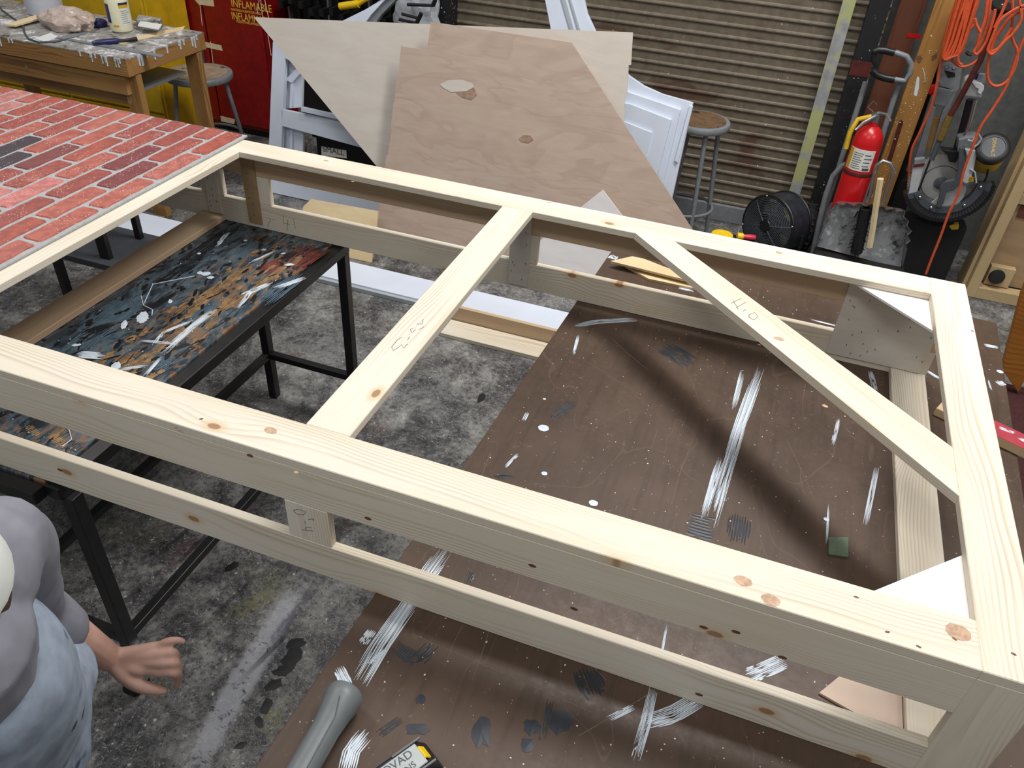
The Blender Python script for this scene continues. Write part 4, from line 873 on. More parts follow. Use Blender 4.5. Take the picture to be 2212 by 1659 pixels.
mb = MB()
for a, b in (((563, 0), (568, 40)), ((572, 0), (585, 60)), ((578, 70), (586, 120)), ((432, 10), (437, 55)), ((455, 90), (462, 150)), ((560, 0), (556, 30))):
    p, q_ = Yp(*a, RC-.012), Yp(*b, RC-.012); MB().tube([p+Vector((0, -.001, 0)), q_+Vector((0, -.001, 0))], .0022, 4).build('paint_run', 'paint_cream', d2)
for px, par in (([(421, 0), (461, 0), (463, 14), (430, 10)], d1), ([(424, 86), (478, 98), (481, 110), (426, 98)], d1), ([(476, 250), (508, 258), (506, 268), (478, 262)], d2)):
    MB().prism([Yp(u, v, RC-.0125) for u, v in px], (0, -.0008, 0)).build('tape_strip', 'tape', par)
YC = 4.02; YX = Yp(333, 130, YC).x; yc = thing('yellow_cabinet', 'yellow safety cabinet standing behind the workbench', 'cabinet', (-4.4, YC+.18, 0))
MB().rng(-5.2, YX, YC+.02, 4.39, 0, 1.2).build('body', 'yellow_dull', yc, bev=.006)
for x0_, x1_ in ((-5.19, -4.41), (-4.40, YX-.01)):
    d_ = MB().rng(x0_, x1_, YC, YC+.02, .21, 1.19).build('door', 'yellow_dull', yc, bev=.004); MB().rng(x1_-.08, x1_-.06, YC-.02, YC, .6, .72).build('handle', 'black_plastic', d_, bev=.003)
MB().rng(-5.19, YX-.01, YC, YC+.02, .03, .195).build('kick_panel', 'yellow_dull', yc)
# dark clamp rack behind the scenic piece
rk = thing('clamp_rack', 'dark wall rack hung with tools behind the white scenic piece', 'rack', (-2.55, 4.65, 0))
MB().rng(-3.1, -2.03, 4.70, 4.775, .0, 1.7).build('backboard', 'dark', rk)
for zz in (.55, 1.02): MB().rng(-3.08, -2.05, 4.63, 4.70, zz, zz+.025).build('rail', 'black_metal', rk)
for k in range(14):
    x = -3.05+k*.07; zt_ = 1.12+random.uniform(-.03, .03)
    t_ = thing('bar_clamp', 'dark bar clamp hanging on the rack behind the white scenic piece', 'clamp', (x, 4.58, .5), 'bar clamps on the rack')
    l_ = random.uniform(.45, .6); MB().rng(x-.006, x+.006, 4.585, 4.625, zt_-l_, zt_).build('bar', 'steel' if k % 4 == 0 else 'black_metal', t_)
    MB().rng(x-.012, x+.012, 4.50, 4.6255, zt_-.05, zt_-.02).build('fixed_jaw', 'black_metal', t_); MB().rng(x-.013, x+.013, 4.50, 4.626, zt_-.3, zt_-.26).build('sliding_jaw', 'black_metal', t_)
yy_ = thing('caulk_gun', 'yellow caulking gun hanging above the clamp rack', 'caulking gun', (-2.42, 4.5, .9))
p, q_ = Yp(735, 14, 4.46), Yp(775, 8, 4.46)
MB().tube([p, q_], .022, 10).build('barrel', 'yellow', yy_, True); MB().tube([q_, q_+Vector((.05, 0, .03)), q_+Vector((.10, 0, .05))], .014, 8).build('trigger', 'yellow', yy_, True)
p = Yp(905, 40, 4.36); gbg = crumple('dust_bag', (p.x, 4.36, .80), .13, (1.1, .6, 1.6), 'grey_cloth', 'grey cloth dust bag hanging beside the left door track', 'dust bag', 9); 
for j, (a, b) in enumerate((((880, 10), (935, 12)), ((868, 30), (905, 40)), ((862, 42), (900, 50)))):
    p, q_ = Yp(*a, 4.2), Yp(*b, 4.2); t_ = thing('spring_clamp', '%s black spring clamp below the grey dust bag' % ('uppermost', 'middle', 'lowest')[j], 'clamp', ((p+q_)/2), 'black spring clamps by the dust bag')
    MB().tube([p, q_], .008, 8).build('jaw', 'black_metal', t_, True); MB().tube([q_, q_+Vector((.015, 0, .03))], .012, 8).build('grip', 'black_plastic', t_, True)
br = thing('plunger', 'green-handled plunger behind the lower window of the white scenic piece', 'plunger', (-2.45, 4.05, 0))
p = Yp(668, 190, 4.05); q_ = Yp(675, 312, 4.05); q_.x = Yp(690, 310, 4.0).x-.14
MB().tube([Vector((q_.x, 4.05, .09)), Vector((q_.x, 4.05, .75))], .013, 10).build('handle', 'paint_yellowgreen', br, True); MB().lathe([(.075, 0), (.085, .01), (.07, .06), (.03, .10), (.016, .11)], (q_.x, 4.05, 0), (0, 0, 1), 24).build('head', 'dark_grey', br, True)
bi0 = Yp(705, 325, 4.0); bn = thing('storage_bin', 'black storage bin with hand-lettered white label behind the white scenic piece', 'bin', (-2.15, 4.12, 0))
bx0 = Yp(690, 310, 4.0).x-.02; bz = Yp(722, 314, 4.0).z+.03
MB().rng(bx0, bx0+.42, 4.0, 4.3, 0, bz).build('body', 'black_plastic', bn, bev=.004); MB().rng(bx0-.02, bx0+.44, 3.985, 4.32, bz, bz+.035).build('lid', 'black_plastic', bn, bev=.008)
lb2 = MB().prism([Yp(u, v, 3.999) for u, v in ((694, 316), (748, 325), (749, 342), (695, 336))], (0, -.001, 0)).build('label', 'label_white', bn)
text_mesh('SMALL', .05, frame_m(Yp(720, 326, 3.9975), (1, 0, 0), (0, 0, 1)), 'lettering', 'label_ink', lb2, .0003)
# ------------------------------------------------------------------ right-hand wall: strip, posts, hand truck, extinguisher
def tp(nm, px, y, th, mt, par, bev=.0015, smooth=False): return MB().prism([Yp(u, v, y) for u, v in px], (0, th, 0)).build(nm, mt, par, smooth, bev)
def tt(nm, px, y, r, mt, par, n=10): return MB().tube([Yp(p[0], p[1], p[2] if len(p) > 2 else y) for p in px], r, n).build(nm, mt, par, True)
tag(MB().rng(.132, .192, 4.455, 4.475, 0, 2.2).build('metal_strip', 'strip_paint', bev=.002), 'tall grey strip with pale yellow patches standing against the roll-up door', 'metal strip')
wp = thing('wall_post', 'brown timber post spotted with white paint beside the fire extinguisher', 'post', (.57, 4.41, 0))
board('timber', (.578, 4.41, 0), (.578, 4.41, 2.3), .105, .04, (0, 1, 0), 'post_wood', wp)
mb = MB()
for _ in range(110):
    z = random.choice([random.uniform(.35, .95), random.uniform(.35, 1.2)]); x = random.uniform(.53, .626); r = random.uniform(.001, .0032); mb.lathe([(r, 0), (r*.5, .0008)], (x, 4.3898, z), (0, -1, 0), 6)
mb.build('paint_spots', 'paint_cream', wp)['kind'] = 'stuff'
tp('white_brush_mark', [(1981, 165), (1986, 168), (1985, 190), (1980, 208), (1974, 205), (1977, 185)], 4.3895, -.001, 'paint_white', wp, 0)
tt('white_run', [(1993, 147), (1997, 160), (1998, 178)], 4.389, .002, 'paint_white', wp, 5)
tp('dark_knot', [(1980, 122), (1988, 119), (1993, 127), (1986, 137), (1980, 132)], 4.3895, -.0006, 'knot_dark', wp, 0); tp('dark_knot', [(2012, 122), (2025, 114), (2024, 124), (2013, 132)], 4.3895, -.0006, 'knot_dark', wp, 0)
tp('strap_iron', [(1944, 258), (1952, 262), (1925, 350), (1916, 346)], 4.3895, -.004, 'dark_red_metal', wp, .001)
for u, v in ((1944, 265), (1933, 301)): p = Yp(u, v, 4.386); MB().ball(p, .006, 8, 6).build('bolt_head', 'steel', wp, True)
rp = thing('wall_plank', 'reddish-brown plank standing left of the spotted timber post', 'plank', (.45, 4.6, 0))
board('plank', (.455, 4.60, 0), (.455, 4.60, 2.3), .12, .035, (0, 1, 0), 'dark_red_wood', rp)
tp('red_tape', [(1960, 71), (1990, 75), (1988, 84), (1958, 80)], 4.582, -.0008, 'red_paint', rp, 0)
# hand truck
ht = thing('hand_truck', 'grey steel hand truck with black grips behind the fire extinguisher', 'hand truck', (.36, 4.36, 0))
tt('upper_handle', [(1890, 112), (1905, 108), (1938, 115), (1958, 122), (1968, 138), (1966, 158), (1955, 175), (1930, 172), (1900, 165)], 4.30, .0135, 'mid_grey', ht)
tt('grip', [(1888, 112), (1897, 108), (1912, 109), (1932, 114)], 4.30, .0165, 'black_plastic', ht); tt('grip', [(1884, 152), (1894, 162), (1910, 168), (1932, 172)], 4.28, .0165, 'black_plastic', ht)
tt('grip_bend', [(1888, 112), (1886, 128), (1892, 142), (1884, 152)], 4.30, .012, 'black_plastic', ht)
tt('upright', [(1944, 176), (1930, 215), (1880, 380), (1830, 545)], 4.33, .0135, 'mid_grey', ht); 
MB().tube([(.335, 4.34, .93), (.335, 4.34, .3), (.345, 4.34, .05)], .0135, 10).build('upright', 'mid_grey', ht, True)
tt('side_frame', [(1845, 352), (1820, 358), (1800, 380), (1785, 420), (1770, 480), (1755, 550)], 4.24, .016, 'mid_grey', ht)
tp('wheel_guard', [(1795, 440), (1830, 440), (1790, 560), (1752, 565), (1770, 480)], 4.25, .02, 'mid_grey', ht, .003)
wh = [MB().lathe([(.05, -.03), (.118, -.028), (.128, -.012), (.128, .012), (.118, .028), (.05, .03)], (xw, 4.37, .128), (1, .1, 0), 30).build('wheel', 'rubber', ht, True) for xw in (.27, .62)]
for o, xw in zip(wh, (.27, .62)):
    MB().lathe([(.045, -.034), (.045, .034)], (xw, 4.37, .128), (1, .1, 0), 20).build('hub', 'dark_grey', o, True)
    mb = MB()
    for k in range(22): a = 2*math.pi*k/22; mb.box((xw, 4.37+.129*math.cos(a), .128+.124*math.sin(a)), (.05, .012, .012), Euler((-a+math.pi/2, 0, 0)).to_matrix())
    mb.build('tread', 'rubber', o)['kind'] = 'stuff'
MB().rng(.32, .70, 4.10, 4.22, .0, .012).build('toe_plate', 'dark_grey', ht, bev=.002)
# black case that the dustpan rests on
cs = tag(MB().rng(.32, .76, 3.98, 4.085, .012, .165).build('equipment_case', 'dark', bev=.01), 'low black case under the galvanised dustpan', 'case')
# fire extinguisher on its wall hook
ex_ = thing('fire_extinguisher', 'red fire extinguisher with white instruction label beside the timber post', 'fire extinguisher', (.43, 4.18, .2))
ec = Vector((.415, 4.18, 0)); R_ = .070
MB().lathe([(.055, .20), (R_, .215), (R_, .70), (.064, .735), (.045, .765), (.024, .78), (.022, .80)], ec, (0, 0, 1), 40).build('cylinder', 'red_paint', ex_, True)
MB().lathe([(R_+.0006, .545), (R_+.002, .548), (R_+.002, .562), (R_+.0006, .565)], ec, (0, 0, 1), 40).build('strap_band', 'dark_red_metal', ex_, True)
e0 = math.degrees(math.atan2(-ec.y, -ec.x))
el = wrap('instruction_label', R_+.0004, e0-62, e0+45, .575, .68, 'label_white', ex_, ec); wrap('pictogram_strip', R_+.001, e0-60, e0-42, .578, .678, 'yellow_dull', el, ec)
for k in range(8): wrap('print_line', R_+.001, e0-36, e0+random.uniform(-8, 2), .586+k*.0105, .5885+k*.0105, 'label_ink', el, ec)
for k in range(4): wrap('print_line', R_+.001, e0+8, e0+random.uniform(30, 40), .60+k*.018, .604+k*.018, 'label_ink', el, ec)
wrap('barcode', R_+.001, e0+12, e0+38, .580, .592, 'label_ink', el, ec)
MB().lathe([(.02, .795), (.024, .80), (.024, .835), (.014, .84)], ec, (0, 0, 1), 16).build('valve_body', 'steel', ex_, True)
MB().tube([ec+Vector((-.005, -.02, .83)), ec+Vector((-.05, -.05, .80)), ec+Vector((-.075, -.065, .765))], [.007, .008, .006], 8).build('carry_handle', 'steel', ex_, True)
MB().tube([ec+Vector((.0, -.01, .845)), ec+Vector((.04, -.03, .85)), ec+Vector((.065, -.045, .825))], [.008, .007, .006], 8).build('squeeze_lever', 'chrome', ex_, True)
MB().tube([ec+Vector((-.02, -.005, .845)), ec+Vector((-.05, -.02, .865)), ec+Vector((-.035, -.02, .895)), ec+Vector((-.015, -.01, .88))], .003, 6).build('pull_ring', 'steel', ex_)
MB().tube([ec+Vector((-.02, .0, .82)), ec+Vector((-.075, -.01, .80)), ec+Vector((-.092, -.02, .74)), ec+Vector((-.09, -.03, .66))], .012, 10).build('hose', 'yellow_dull', ex_, True)
MB().rng(.375, .455, 4.252, 4.32, .45, .52).build('wall_bracket', 'dark_grey', ex_)
# dustpan and brush
dp = thing('dustpan', 'galvanised metal dustpan with loop handle below the fire extinguisher', 'dustpan', (.53, 4.03, .19)); DY = 4.03
back_px = [(1765, 532), (1797, 455), (1812, 436), (1870, 440), (1945, 452), (1958, 490), (1945, 580)]
tp('pan', back_px, DY, .004, 'galvanised', dp, 0)
bp_ = [Yp(u, v, DY) for u, v in back_px]
cr = []; 
for k in range(6):
    a, b = bp_[k], bp_[k+1]; m_ = max(2, int((b-a).length/.022))
    for j in range(m_): cr.append(a.lerp(b, j/m_))
cr.append(bp_[-1]); cen = Vector((.52, DY, .33)); vs = []; fs = []; N_ = len(cr)
for k, p in enumerate(cr):
    f_ = min(1, max(.12, min(k, N_-1-k)/7)); d = (p-cen); d.y = 0; d.normalize(); z_ = .008*(1 if k % 2 else -1) if 6 < k < N_-7 else 0
    vs += [p+Vector((0, .002, 0)), p+Vector((0, -.05*f_, 0))+d*(.012+z_), p+Vector((0, -.05*f_-.002, 0))+d*(.015+z_), p+d*.003+Vector((0, .004, 0))]
for k in range(N_-1):
    for i in range(4): fs.append((4*k+i, 4*k+(i+1) % 4, 4*k+4+(i+1) % 4, 4*k+4+i))
mesh_obj('crimped_rim', vs, fs, 'steel', dp)
tt('loop_handle', [(1872, 436), (1880, 420), (1886, 385), (1893, 358), (1907, 347), (1922, 352), (1931, 366), (1926, 385), (1915, 410), (1907, 440)], 4.0, .0085, 'steel', dp)
bs = thing('hand_brush', 'black-bristled hand brush with bare wood handle standing in the dustpan', 'brush', (.52, 3.98, .2)); 
tt('handle', [(1902, 386), (1893, 440), (1886, 490), (1878, 534)], 3.955, .0155, 'ply_board', bs, 6)
mb = MB(); a, b = Yp(1868, 450, 3.99), Yp(1850, 545, 3.99)
for _ in range(260):
    t_ = random.random(); p = a.lerp(b, t_)+Vector((random.uniform(-.03, .03), random.uniform(-.02, .02), random.uniform(-.015, .015))); q_ = p+Vector((random.uniform(-.02, .02), random.uniform(-.02, .015), random.uniform(-.03, .02))); mb.tube([p, q_], .0022, 3)
mb.tube([a+Vector((.005, .0, .0)), b], .028, 8)
mb.build('bristles', 'dark', bs)
# ------------------------------------------------------------------ sliding mitre saw
SY = 4.20
ms = thing('mitre_saw', 'sliding mitre saw stored upright with yellow motor and bare blade', 'mitre saw', (.88, 4.25, .35))
bc_ = Yp(2032, 395, SY)
BR_ = .148; n = 60; pts = []
for k in range(n):
    a = 2*math.pi*k/n; pts += [bc_+Vector((BR_*math.cos(a), 0, BR_*math.sin(a))), bc_+Vector(((BR_-.007)*math.cos(a+.07), 0, (BR_-.007)*math.sin(a+.07)))]
bl = MB().prism(pts, (0, .003, 0)).build('blade', 'blade', ms); 
MB().lathe([(.03, 0), (.03, .006), (.012, .012), (.0, .0125)], bc_+Vector((0, -.001, 0)), (0, -1, 0), 20).build('arbor_nut', 'dark_grey', bl, True)
MB().tube([bc_+Vector((.085*math.cos(k*math.pi/20), -.0006, .085*math.sin(k*math.pi/20))) for k in range(40)], .002, 4, True).build('printed_ring', 'dark_grey', bl)
mb = MB()
for k in range(60):
    a = 2*math.pi*k/n+.02; mb.box(bc_+Vector(((BR_-.003)*math.cos(a), .0015, (BR_-.003)*math.sin(a))), (.006, .0045, .005), Euler((0, -a, 0)).to_matrix())
mb.build('carbide_teeth', 'brass', bl)['kind'] = 'stuff'
gc_ = Yp(2050, 394, SY-.05)
def sector(nm, r0, r1, a0, a1, y, th, mt, par, n=36, teeth=0):
    out = []; inn = []
    for k in range(n+1):
        a = math.radians(a0+(a1-a0)*k/n); rr = r1+(teeth if k % 2 else 0); out.append(Vector((gc_.x+rr*math.cos(a), y, gc_.z+rr*math.sin(a)))); inn.append(Vector((gc_.x+r0*math.cos(a), y, gc_.z+r0*math.sin(a))))
    mb = MB()
    for k in range(n): mb.prism([out[k], out[k+1], inn[k+1], inn[k]], (0, th, 0))
    return mb.build(nm, mt, par)
gd = sector('lower_guard', .125, .185, -150, 8, SY-.055, .05, 'dark_grey', ms); sector('guard_rim', .183, .196, -152, 8, SY-.06, .06, 'black_plastic', gd, 70, .005)
tp('face_plate', [(2012, 438), (2030, 424), (2046, 414), (2064, 408), (2076, 394), (2087, 392), (2087, 412), (2081, 428), (2070, 440), (2056, 447), (2038, 447), (2024, 444)], SY-.048, .012, 'light_grey', ms, .001); sector('mid_ring', .119, .152, -148, 12, SY-.062, .02, 'dark_grey', gd)
mb = MB()
for k in range(30):
    a = math.radians(-140+k*4.7); d = Vector((math.cos(a), 0, math.sin(a))); mb.box(gc_+d*.168+Vector((0, -.058+.05, 0)), (.026, .004, .0035), Euler((0, -a+.35, 0)).to_matrix())
mb.build('vent_slots', 'hole', gd)['kind'] = 'stuff'
for a in (-138, -105, -42, 4): a = math.radians(a); MB().ball(gc_+Vector((.136*math.cos(a), -.013, .136*math.sin(a))), .008, 10, 6).build('rivet', 'chrome', gd, True)
tp('guard_link', [(2030, 405), (2042, 392), (2062, 388), (2068, 372), (2072, 320), (2086, 318), (2086, 345), (2078, 395), (2060, 412), (2045, 415), (2038, 440), (2030, 450), (2022, 448), (2030, 420)], SY-.08, .018, 'dark_grey', ms, .004)
tp('saw_arm', [(2084, 322), (2112, 325), (2108, 345), (2098, 392), (2086, 398), (2078, 392), (2092, 345)], SY-.09, .03, 'light_grey', ms, .004)
tp('black_shroud', [(2097, 365), (2107, 366), (2110, 395), (2096, 394)], SY-.088, .02, 'dark_grey', ms, .002); lg = tp('logo_badge', [(2093, 383), (2104, 382), (2103, 392), (2091, 393)], SY-.0905, .002, 'yellow_dull', ms, 0)
text_mesh('D', .02, frame_m(Yp(2097, 387, SY-.092), (1, 0, 0), (0, 0, 1)), 'lettering', 'black_plastic', lg, .0003)
tt('arm_edge', [(2096, 365), (2106, 372), (2109, 395)], SY-.095, .004, 'light_grey', ms, 6)
tt('carry_loop', [(2112, 400), (2122, 402), (2132, 380), (2136, 358), (2128, 350)], SY-.05, .005, 'black_plastic', ms, 8)
tp('fence', [(1972, 360), (2000, 352), (1996, 362), (1975, 438), (1960, 436)], SY-.05, .03, 'light_grey', ms, .003); tp('fence_top', [(1976, 345), (1998, 342), (1998, 353), (1974, 359)], SY-.05, .03, 'mid_grey', ms, .002); tp('red_clip', [(1973, 356), (1998, 353), (1996, 359), (1972, 362)], SY-.055, .006, 'dark_red_metal', ms, 0)
tt('fence_rod', [(2012, 338), (1998, 375), (1985, 410), (1982, 440)], SY-.045, .005, 'black_plastic', ms, 6); tp('fence_clamp', [(1962, 436), (1976, 438), (1976, 452), (1958, 456)], SY-.05, .03, 'dark_grey', ms, .002)
tt('rail_tube', [(2098, 215), (2085, 265), (2068, 325)], SY+.05, .021, 'black_plastic', ms, 16); tt('rail_rod', [(2108, 215), (2096, 262), (2083, 300)], SY-.02, .0085, 'chrome', ms, 12)
tp('rail_end_cap', [(2088, 180), (2096, 175), (2122, 178), (2124, 190), (2120, 212), (2080, 208)], SY-.05, .12, 'light_grey', ms, .006); tp('latch', [(2100, 178), (2112, 178), (2126, 185), (2126, 193), (2118, 205), (2112, 200), (2114, 192), (2108, 190)], SY-.06, .01, 'white_paint_warm', ms, .002)
tt('end_knob', [(2105, 176), (2108, 158)], SY, .017, 'navy', ms, 12); tt('end_knob', [(2118, 178), (2124, 160)], SY-.03, .018, 'mid_grey', ms, 12)
tp('head_casting', [(2070, 300), (2090, 296), (2112, 295), (2118, 318), (2088, 324), (2068, 330)], SY-.05, .08, 'mid_grey', ms, .006); tt('scroll_bracket', [(2090, 302), (2100, 305), (2106, 296), (2114, 290), (2120, 300), (2112, 312), (2104, 318)], SY-.09, .005, 'light_grey', ms, 8)
tp('black_cover', [(2030, 322), (2076, 328), (2072, 340), (2064, 352), (2050, 350), (2046, 335)], SY-.04, .05, 'black_plastic', ms, .004)
m1, m2 = Yp(2128, 348, SY+.05), Yp(2146, 318, SY-.09)
mo = MB().lathe([(.045, 0), (.066, .012), (.068, .03), (.068, (m2-m1).length-.03)], m1, (m2-m1), 28).build('motor', 'yellow_dull', ms, True)
mc_ = MB().lathe([(.068, -.045), (.071, -.04), (.071, -.006), (.064, 0), (.05, .001), (.049, -.003), (0, -.003)], m2, (m2-m1), 32).build('motor_cap', 'black_plastic', mo, True)
nn = (m2-m1).normalized(); tx_ = (Yp(2143, 334, SY)-Yp(2150, 304, SY)); tx_ = (tx_-nn*tx_.dot(nn)).normalized()
dsc = MB().lathe([(.048, -.003), (.048, -.0005), (.0, -.0005)], m2, nn, 28).build('cap_disc', 'dark_grey', mc_)
text_mesh('DEWALT', .021, frame_m(m2+nn*.0002, tx_, nn.cross(tx_)), 'lettering', 'yellow_text', mc_, .0004)
tp('base_foot', [(2050, 488), (2072, 486), (2070, 496), (2055, 498)], SY, .04, 'yellow_dull', ms, .003)
MB().rng(.70, 1.0, 4.2, 4.32, .0, .36).build('base', 'dark', ms, bev=.02)
# grey sheet-metal stand behind the saw
sb = thing('folding_stand', 'grey folded sheet-metal tool stand between the post and the mitre saw', 'tool stand', (.72, 4.5, 0))
tp('top_bracket', [(2027, 137), (2078, 146), (2072, 190), (2066, 200), (2050, 192), (2034, 186), (2022, 172)], 4.40, .06, 'mid_grey', sb, .003); tp('bracket_opening', [(2040, 152), (2062, 157), (2064, 165), (2048, 168)], 4.396, .003, 'dark', sb, 0)
tp('cross_plate', [(2022, 188), (2062, 196), (2050, 232), (2018, 226)], 4.395, .03, 'mid_grey', sb, .003)
tp('left_leg', [(2012, 228), (2022, 232), (1998, 330), (1985, 350), (1976, 345), (1990, 300)], 4.39, .03, 'mid_grey', sb, .002); tp('right_leg', [(2062, 196), (2070, 192), (2048, 240), (2020, 330), (2010, 332), (2036, 240)], 4.385, .03, 'mid_grey', sb, .002)
tp('drawer', [(2014, 252), (2030, 254), (2012, 325), (1998, 322)], 4.42, .02, 'bench_wood', sb, .002)
MB().rng(.64, .84, 4.44, 4.6, 0, .45).build('lower_body', 'dark', sb)
for u, v in ((2044, 146), (2060, 148)): MB().ball(Yp(u, v, 4.398), .006, 8, 6).build('rivet', 'steel', sb, True)
rl = thing('red_lamp', 'red round indicator on a black upright behind the timber post', 'indicator', (.64, 4.46, 0))
MB().tube([Yp(2020, 150, 4.46), Vector((.66, 4.46, .02))], .022, 8).build('upright', 'black_metal', rl, True); p = Yp(2010, 192, 4.42); MB().lathe([(.026, 0), (.026, .012), (.018, .02), (0, .021)], p, (0, -1, 0), 20).build('lens', 'red_paint', rl, True)
# pipe clamp
pc = thing('pipe_clamp', 'dark red pipe clamp with brass end hanging before the wall', 'pipe clamp', Yp(2095, 160, 4.1))
tt('pipe', [(2166, 0), (2145, 55), (2118, 130), (2086, 190), (2052, 252)], 4.12, .013, 'dark_red_metal', pc, 12); tt('brass_fitting', [(2052, 250), (2044, 266), (2038, 285), (2030, 302)], 4.12, .017, 'brass', pc, 12); tt('end_rod', [(2030, 302), (2012, 345)], 4.12, .012, 'dark_grey', pc, 10)
p = Yp(2162, 14, 4.08); MB().lathe([(.01, -.01), (.04, -.009), (.043, 0), (.04, .009), (.01, .01)], p, (.15, -.35, .95), 24).build('hand_wheel', 'black_plastic', pc, True); MB().ball(p+Vector((0, -.012, .008)), .006, 8, 6).build('wheel_bolt', 'steel', pc, True)
# orange extension cords
def hank(lb, top_px, pts_list, y):
    t_ = thing('extension_cord', lb, 'extension cord', Yp(*top_px, y), 'orange extension cords on the wall')
    for i, pl in enumerate(pts_list):
        # smooth the polyline with a Catmull-Rom pass
        Pn = [Yp(p[0], p[1], y-.018*(i % 3)-(p[2] if len(p) > 2 else 0)) for p in pl]; out = []
        for k in range(len(Pn)-1):
            p0, p1, p2, p3 = Pn[max(0, k-1)], Pn[k], Pn[k+1], Pn[min(len(Pn)-1, k+2)]
            for j in range(5):
                s_ = j/5; out.append(.5*((2*p1)+(p2-p0)*s_+(2*p0-5*p1+4*p2-p3)*s_*s_+(3*p1-p0-3*p2+p3)*s_**3))
        out.append(Pn[-1]); MB().tube(out, .0062, 7).build('cord_loop' if i else 'main_cord', 'orange_cord', t_, True)
    return t_
L1 = [[(2072, -8), (2056, 30), (2040, 90), (2034, 125), (2030, 150), (2012, 230), (1985, 290), (1968, 330), (1962, 400), (1960, 440)]]
for k in range(9):
    a = k*3.2; L1.append([(2070+a*1.5, -8), (2058+a, 40), (2044+a*.9, 90), (2036+a*.5, 122), (2044+a*.6, 130-k), (2056+a*.8, 112), (2072+a*.9, 60), (2086+a*1.2, -8)])
L1.append([(2075, 100), (2058, 120), (2058, 132), (2076, 144), (2100, 138), (2122, 120)]); L1.append([(2092, -8), (2082, 60), (2072, 105), (2070, 132), (2078, 140)]); L1.append([(2108, 50), (2092, 66), (2076, 84), (2066, 98)])
hank('orange extension cord bundled in a thick hank beside the timber post', (2075, 0), L1, 4.33)
L2 = [[(2216, 76), (2205, 100), (2190, 140), (2172, 190), (2145, 235), (2118, 275), (2100, 320), (2082, 370), (2070, 420), (2050, 460), (2032, 510), (2012, 560), (2000, 592)],
      [(2134, -8), (2128, 40), (2118, 70), (2110, 100), (2104, 112), (2112, 116), (2130, 90), (2146, 40), (2150, 20)], [(2216, 10), (2190, 22), (2160, 45), (2140, 90), (2134, 110), (2146, 116), (2170, 90), (2190, 70), (2206, 40), (2200, -8)],
      [(2186, -8), (2188, 40), (2184, 70), (2190, 92), (2197, 108), (2197, 130), (2186, 160), (2170, 180), (2150, 186), (2136, 175), (2133, 150), (2138, 120), (2150, 85), (2176, 45), (2190, 25)],
      [(2212, 20), (2180, 40), (2150, 80), (2141, 105), (2140, 112), (2160, 100), (2185, 60)], [(2106, 40), (2110, 55), (2118, 70)], [(2140, -8), (2134, 50), (2122, 85), (2106, 112)], [(2178, -8), (2165, 25), (2148, 60)]]
hank('orange extension cord hung in open loops with one strand running to the floor', (2180, 0), L2, 4.02)
tt('black_plug', [(2088, 112), (2092, 117), (2100, 118)], 4.3, .008, 'black_plastic', bpy.data.objects['extension_cord'], 8)
# ------------------------------------------------------------------ wooden flat with caster, plank, blankets, rope at the right edge
wf2 = thing('wooden_flat', 'unpainted wooden flat with a black caster standing at the right wall', 'wooden flat', (1.6, 4.28, 0))
board('side_stile', (1.135, 4.235, .0), (1.135, 4.235, 1.9), .05, .07, (0, 1, 0), 'crate_wood', wf2); board('edge_board', (1.10, 4.31, 0), (1.10, 4.31, 1.9), .14, .018, (1, 0, 0), 'crate_wood', wf2)
board('bottom_rail', (1.16, 4.235, .03), (2.3, 4.235, .03), .06, .07, (0, 1, 0), 'crate_wood', wf2)
MB().rng(1.162, 2.3, 4.285, 4.295, .06, 1.9).build('panel', 'ply_brown', wf2); MB().rng(1.162, 2.3, 4.262, 4.284, .50, .545).build('batten', 'crate_wood', wf2); MB().rng(1.20, 1.5, 4.277, 4.284, .43, .50).build('dark_label', 'dark_red_wood', wf2)
MB().rng(1.185, 1.30, 4.245, 4.284, .065, .17).build('caster_block', 'crate_wood', wf2, bev=.002)
cw = MB().lathe([(.012, 0), (.034, .002), (.038, .012), (.034, .024), (.012, .026)], (1.225, 4.243, .12), (0, -1, .2), 24).build('caster_wheel', 'rubber', wf2, True)
pln = thing('varnished_plank', 'orange-brown varnished plank leaning at the right edge of the room', 'plank', (1.35, 3.6, 0))
MB().prism([Yp(u, v, 3.02) for u, v in ((2166, 800), (2168, 780), (2205, 640), (2250, 520), (2340, 560), (2260, 720), (2200, 850))], (0, .03, 0)).build('plank', 'orange_wood', pln, bev=.003)
pz_ = min(Yp(u, v, 3.02).z for u, v in ((2166, 800), (2200, 850)))
nb = 4; hb = (pz_-.006)/nb
for k in range(nb):
    zb = .003+hb*k; o = MB().rng(.97+.015*(k % 2), 1.75, 2.30, 3.10-.015*(k % 3), zb, zb+hb-.002).build('folded_blanket', 'dark_red_rope', None, False, .02)
    tag(o, 'dark red folded blanket, %s of the stack beside the brown table' % ('lowest', 'second from the bottom', 'second from the top', 'topmost')[k], 'blanket', 'dark red blankets beside the brown table')
rc_ = onz(2222, 800, pz_); rc_.z = pz_+.004; pts = []
for k in range(70): a = k*.42; r_ = .075+.0006*k; pts.append(rc_+Vector((r_*math.cos(a), r_*.8*math.sin(a), .008+.0012*k)))
tag(MB().tube(pts, .0085, 7).build('blue_rope', 'blue_rope', None, True), 'blue rope coiled on the dark red blankets', 'rope')
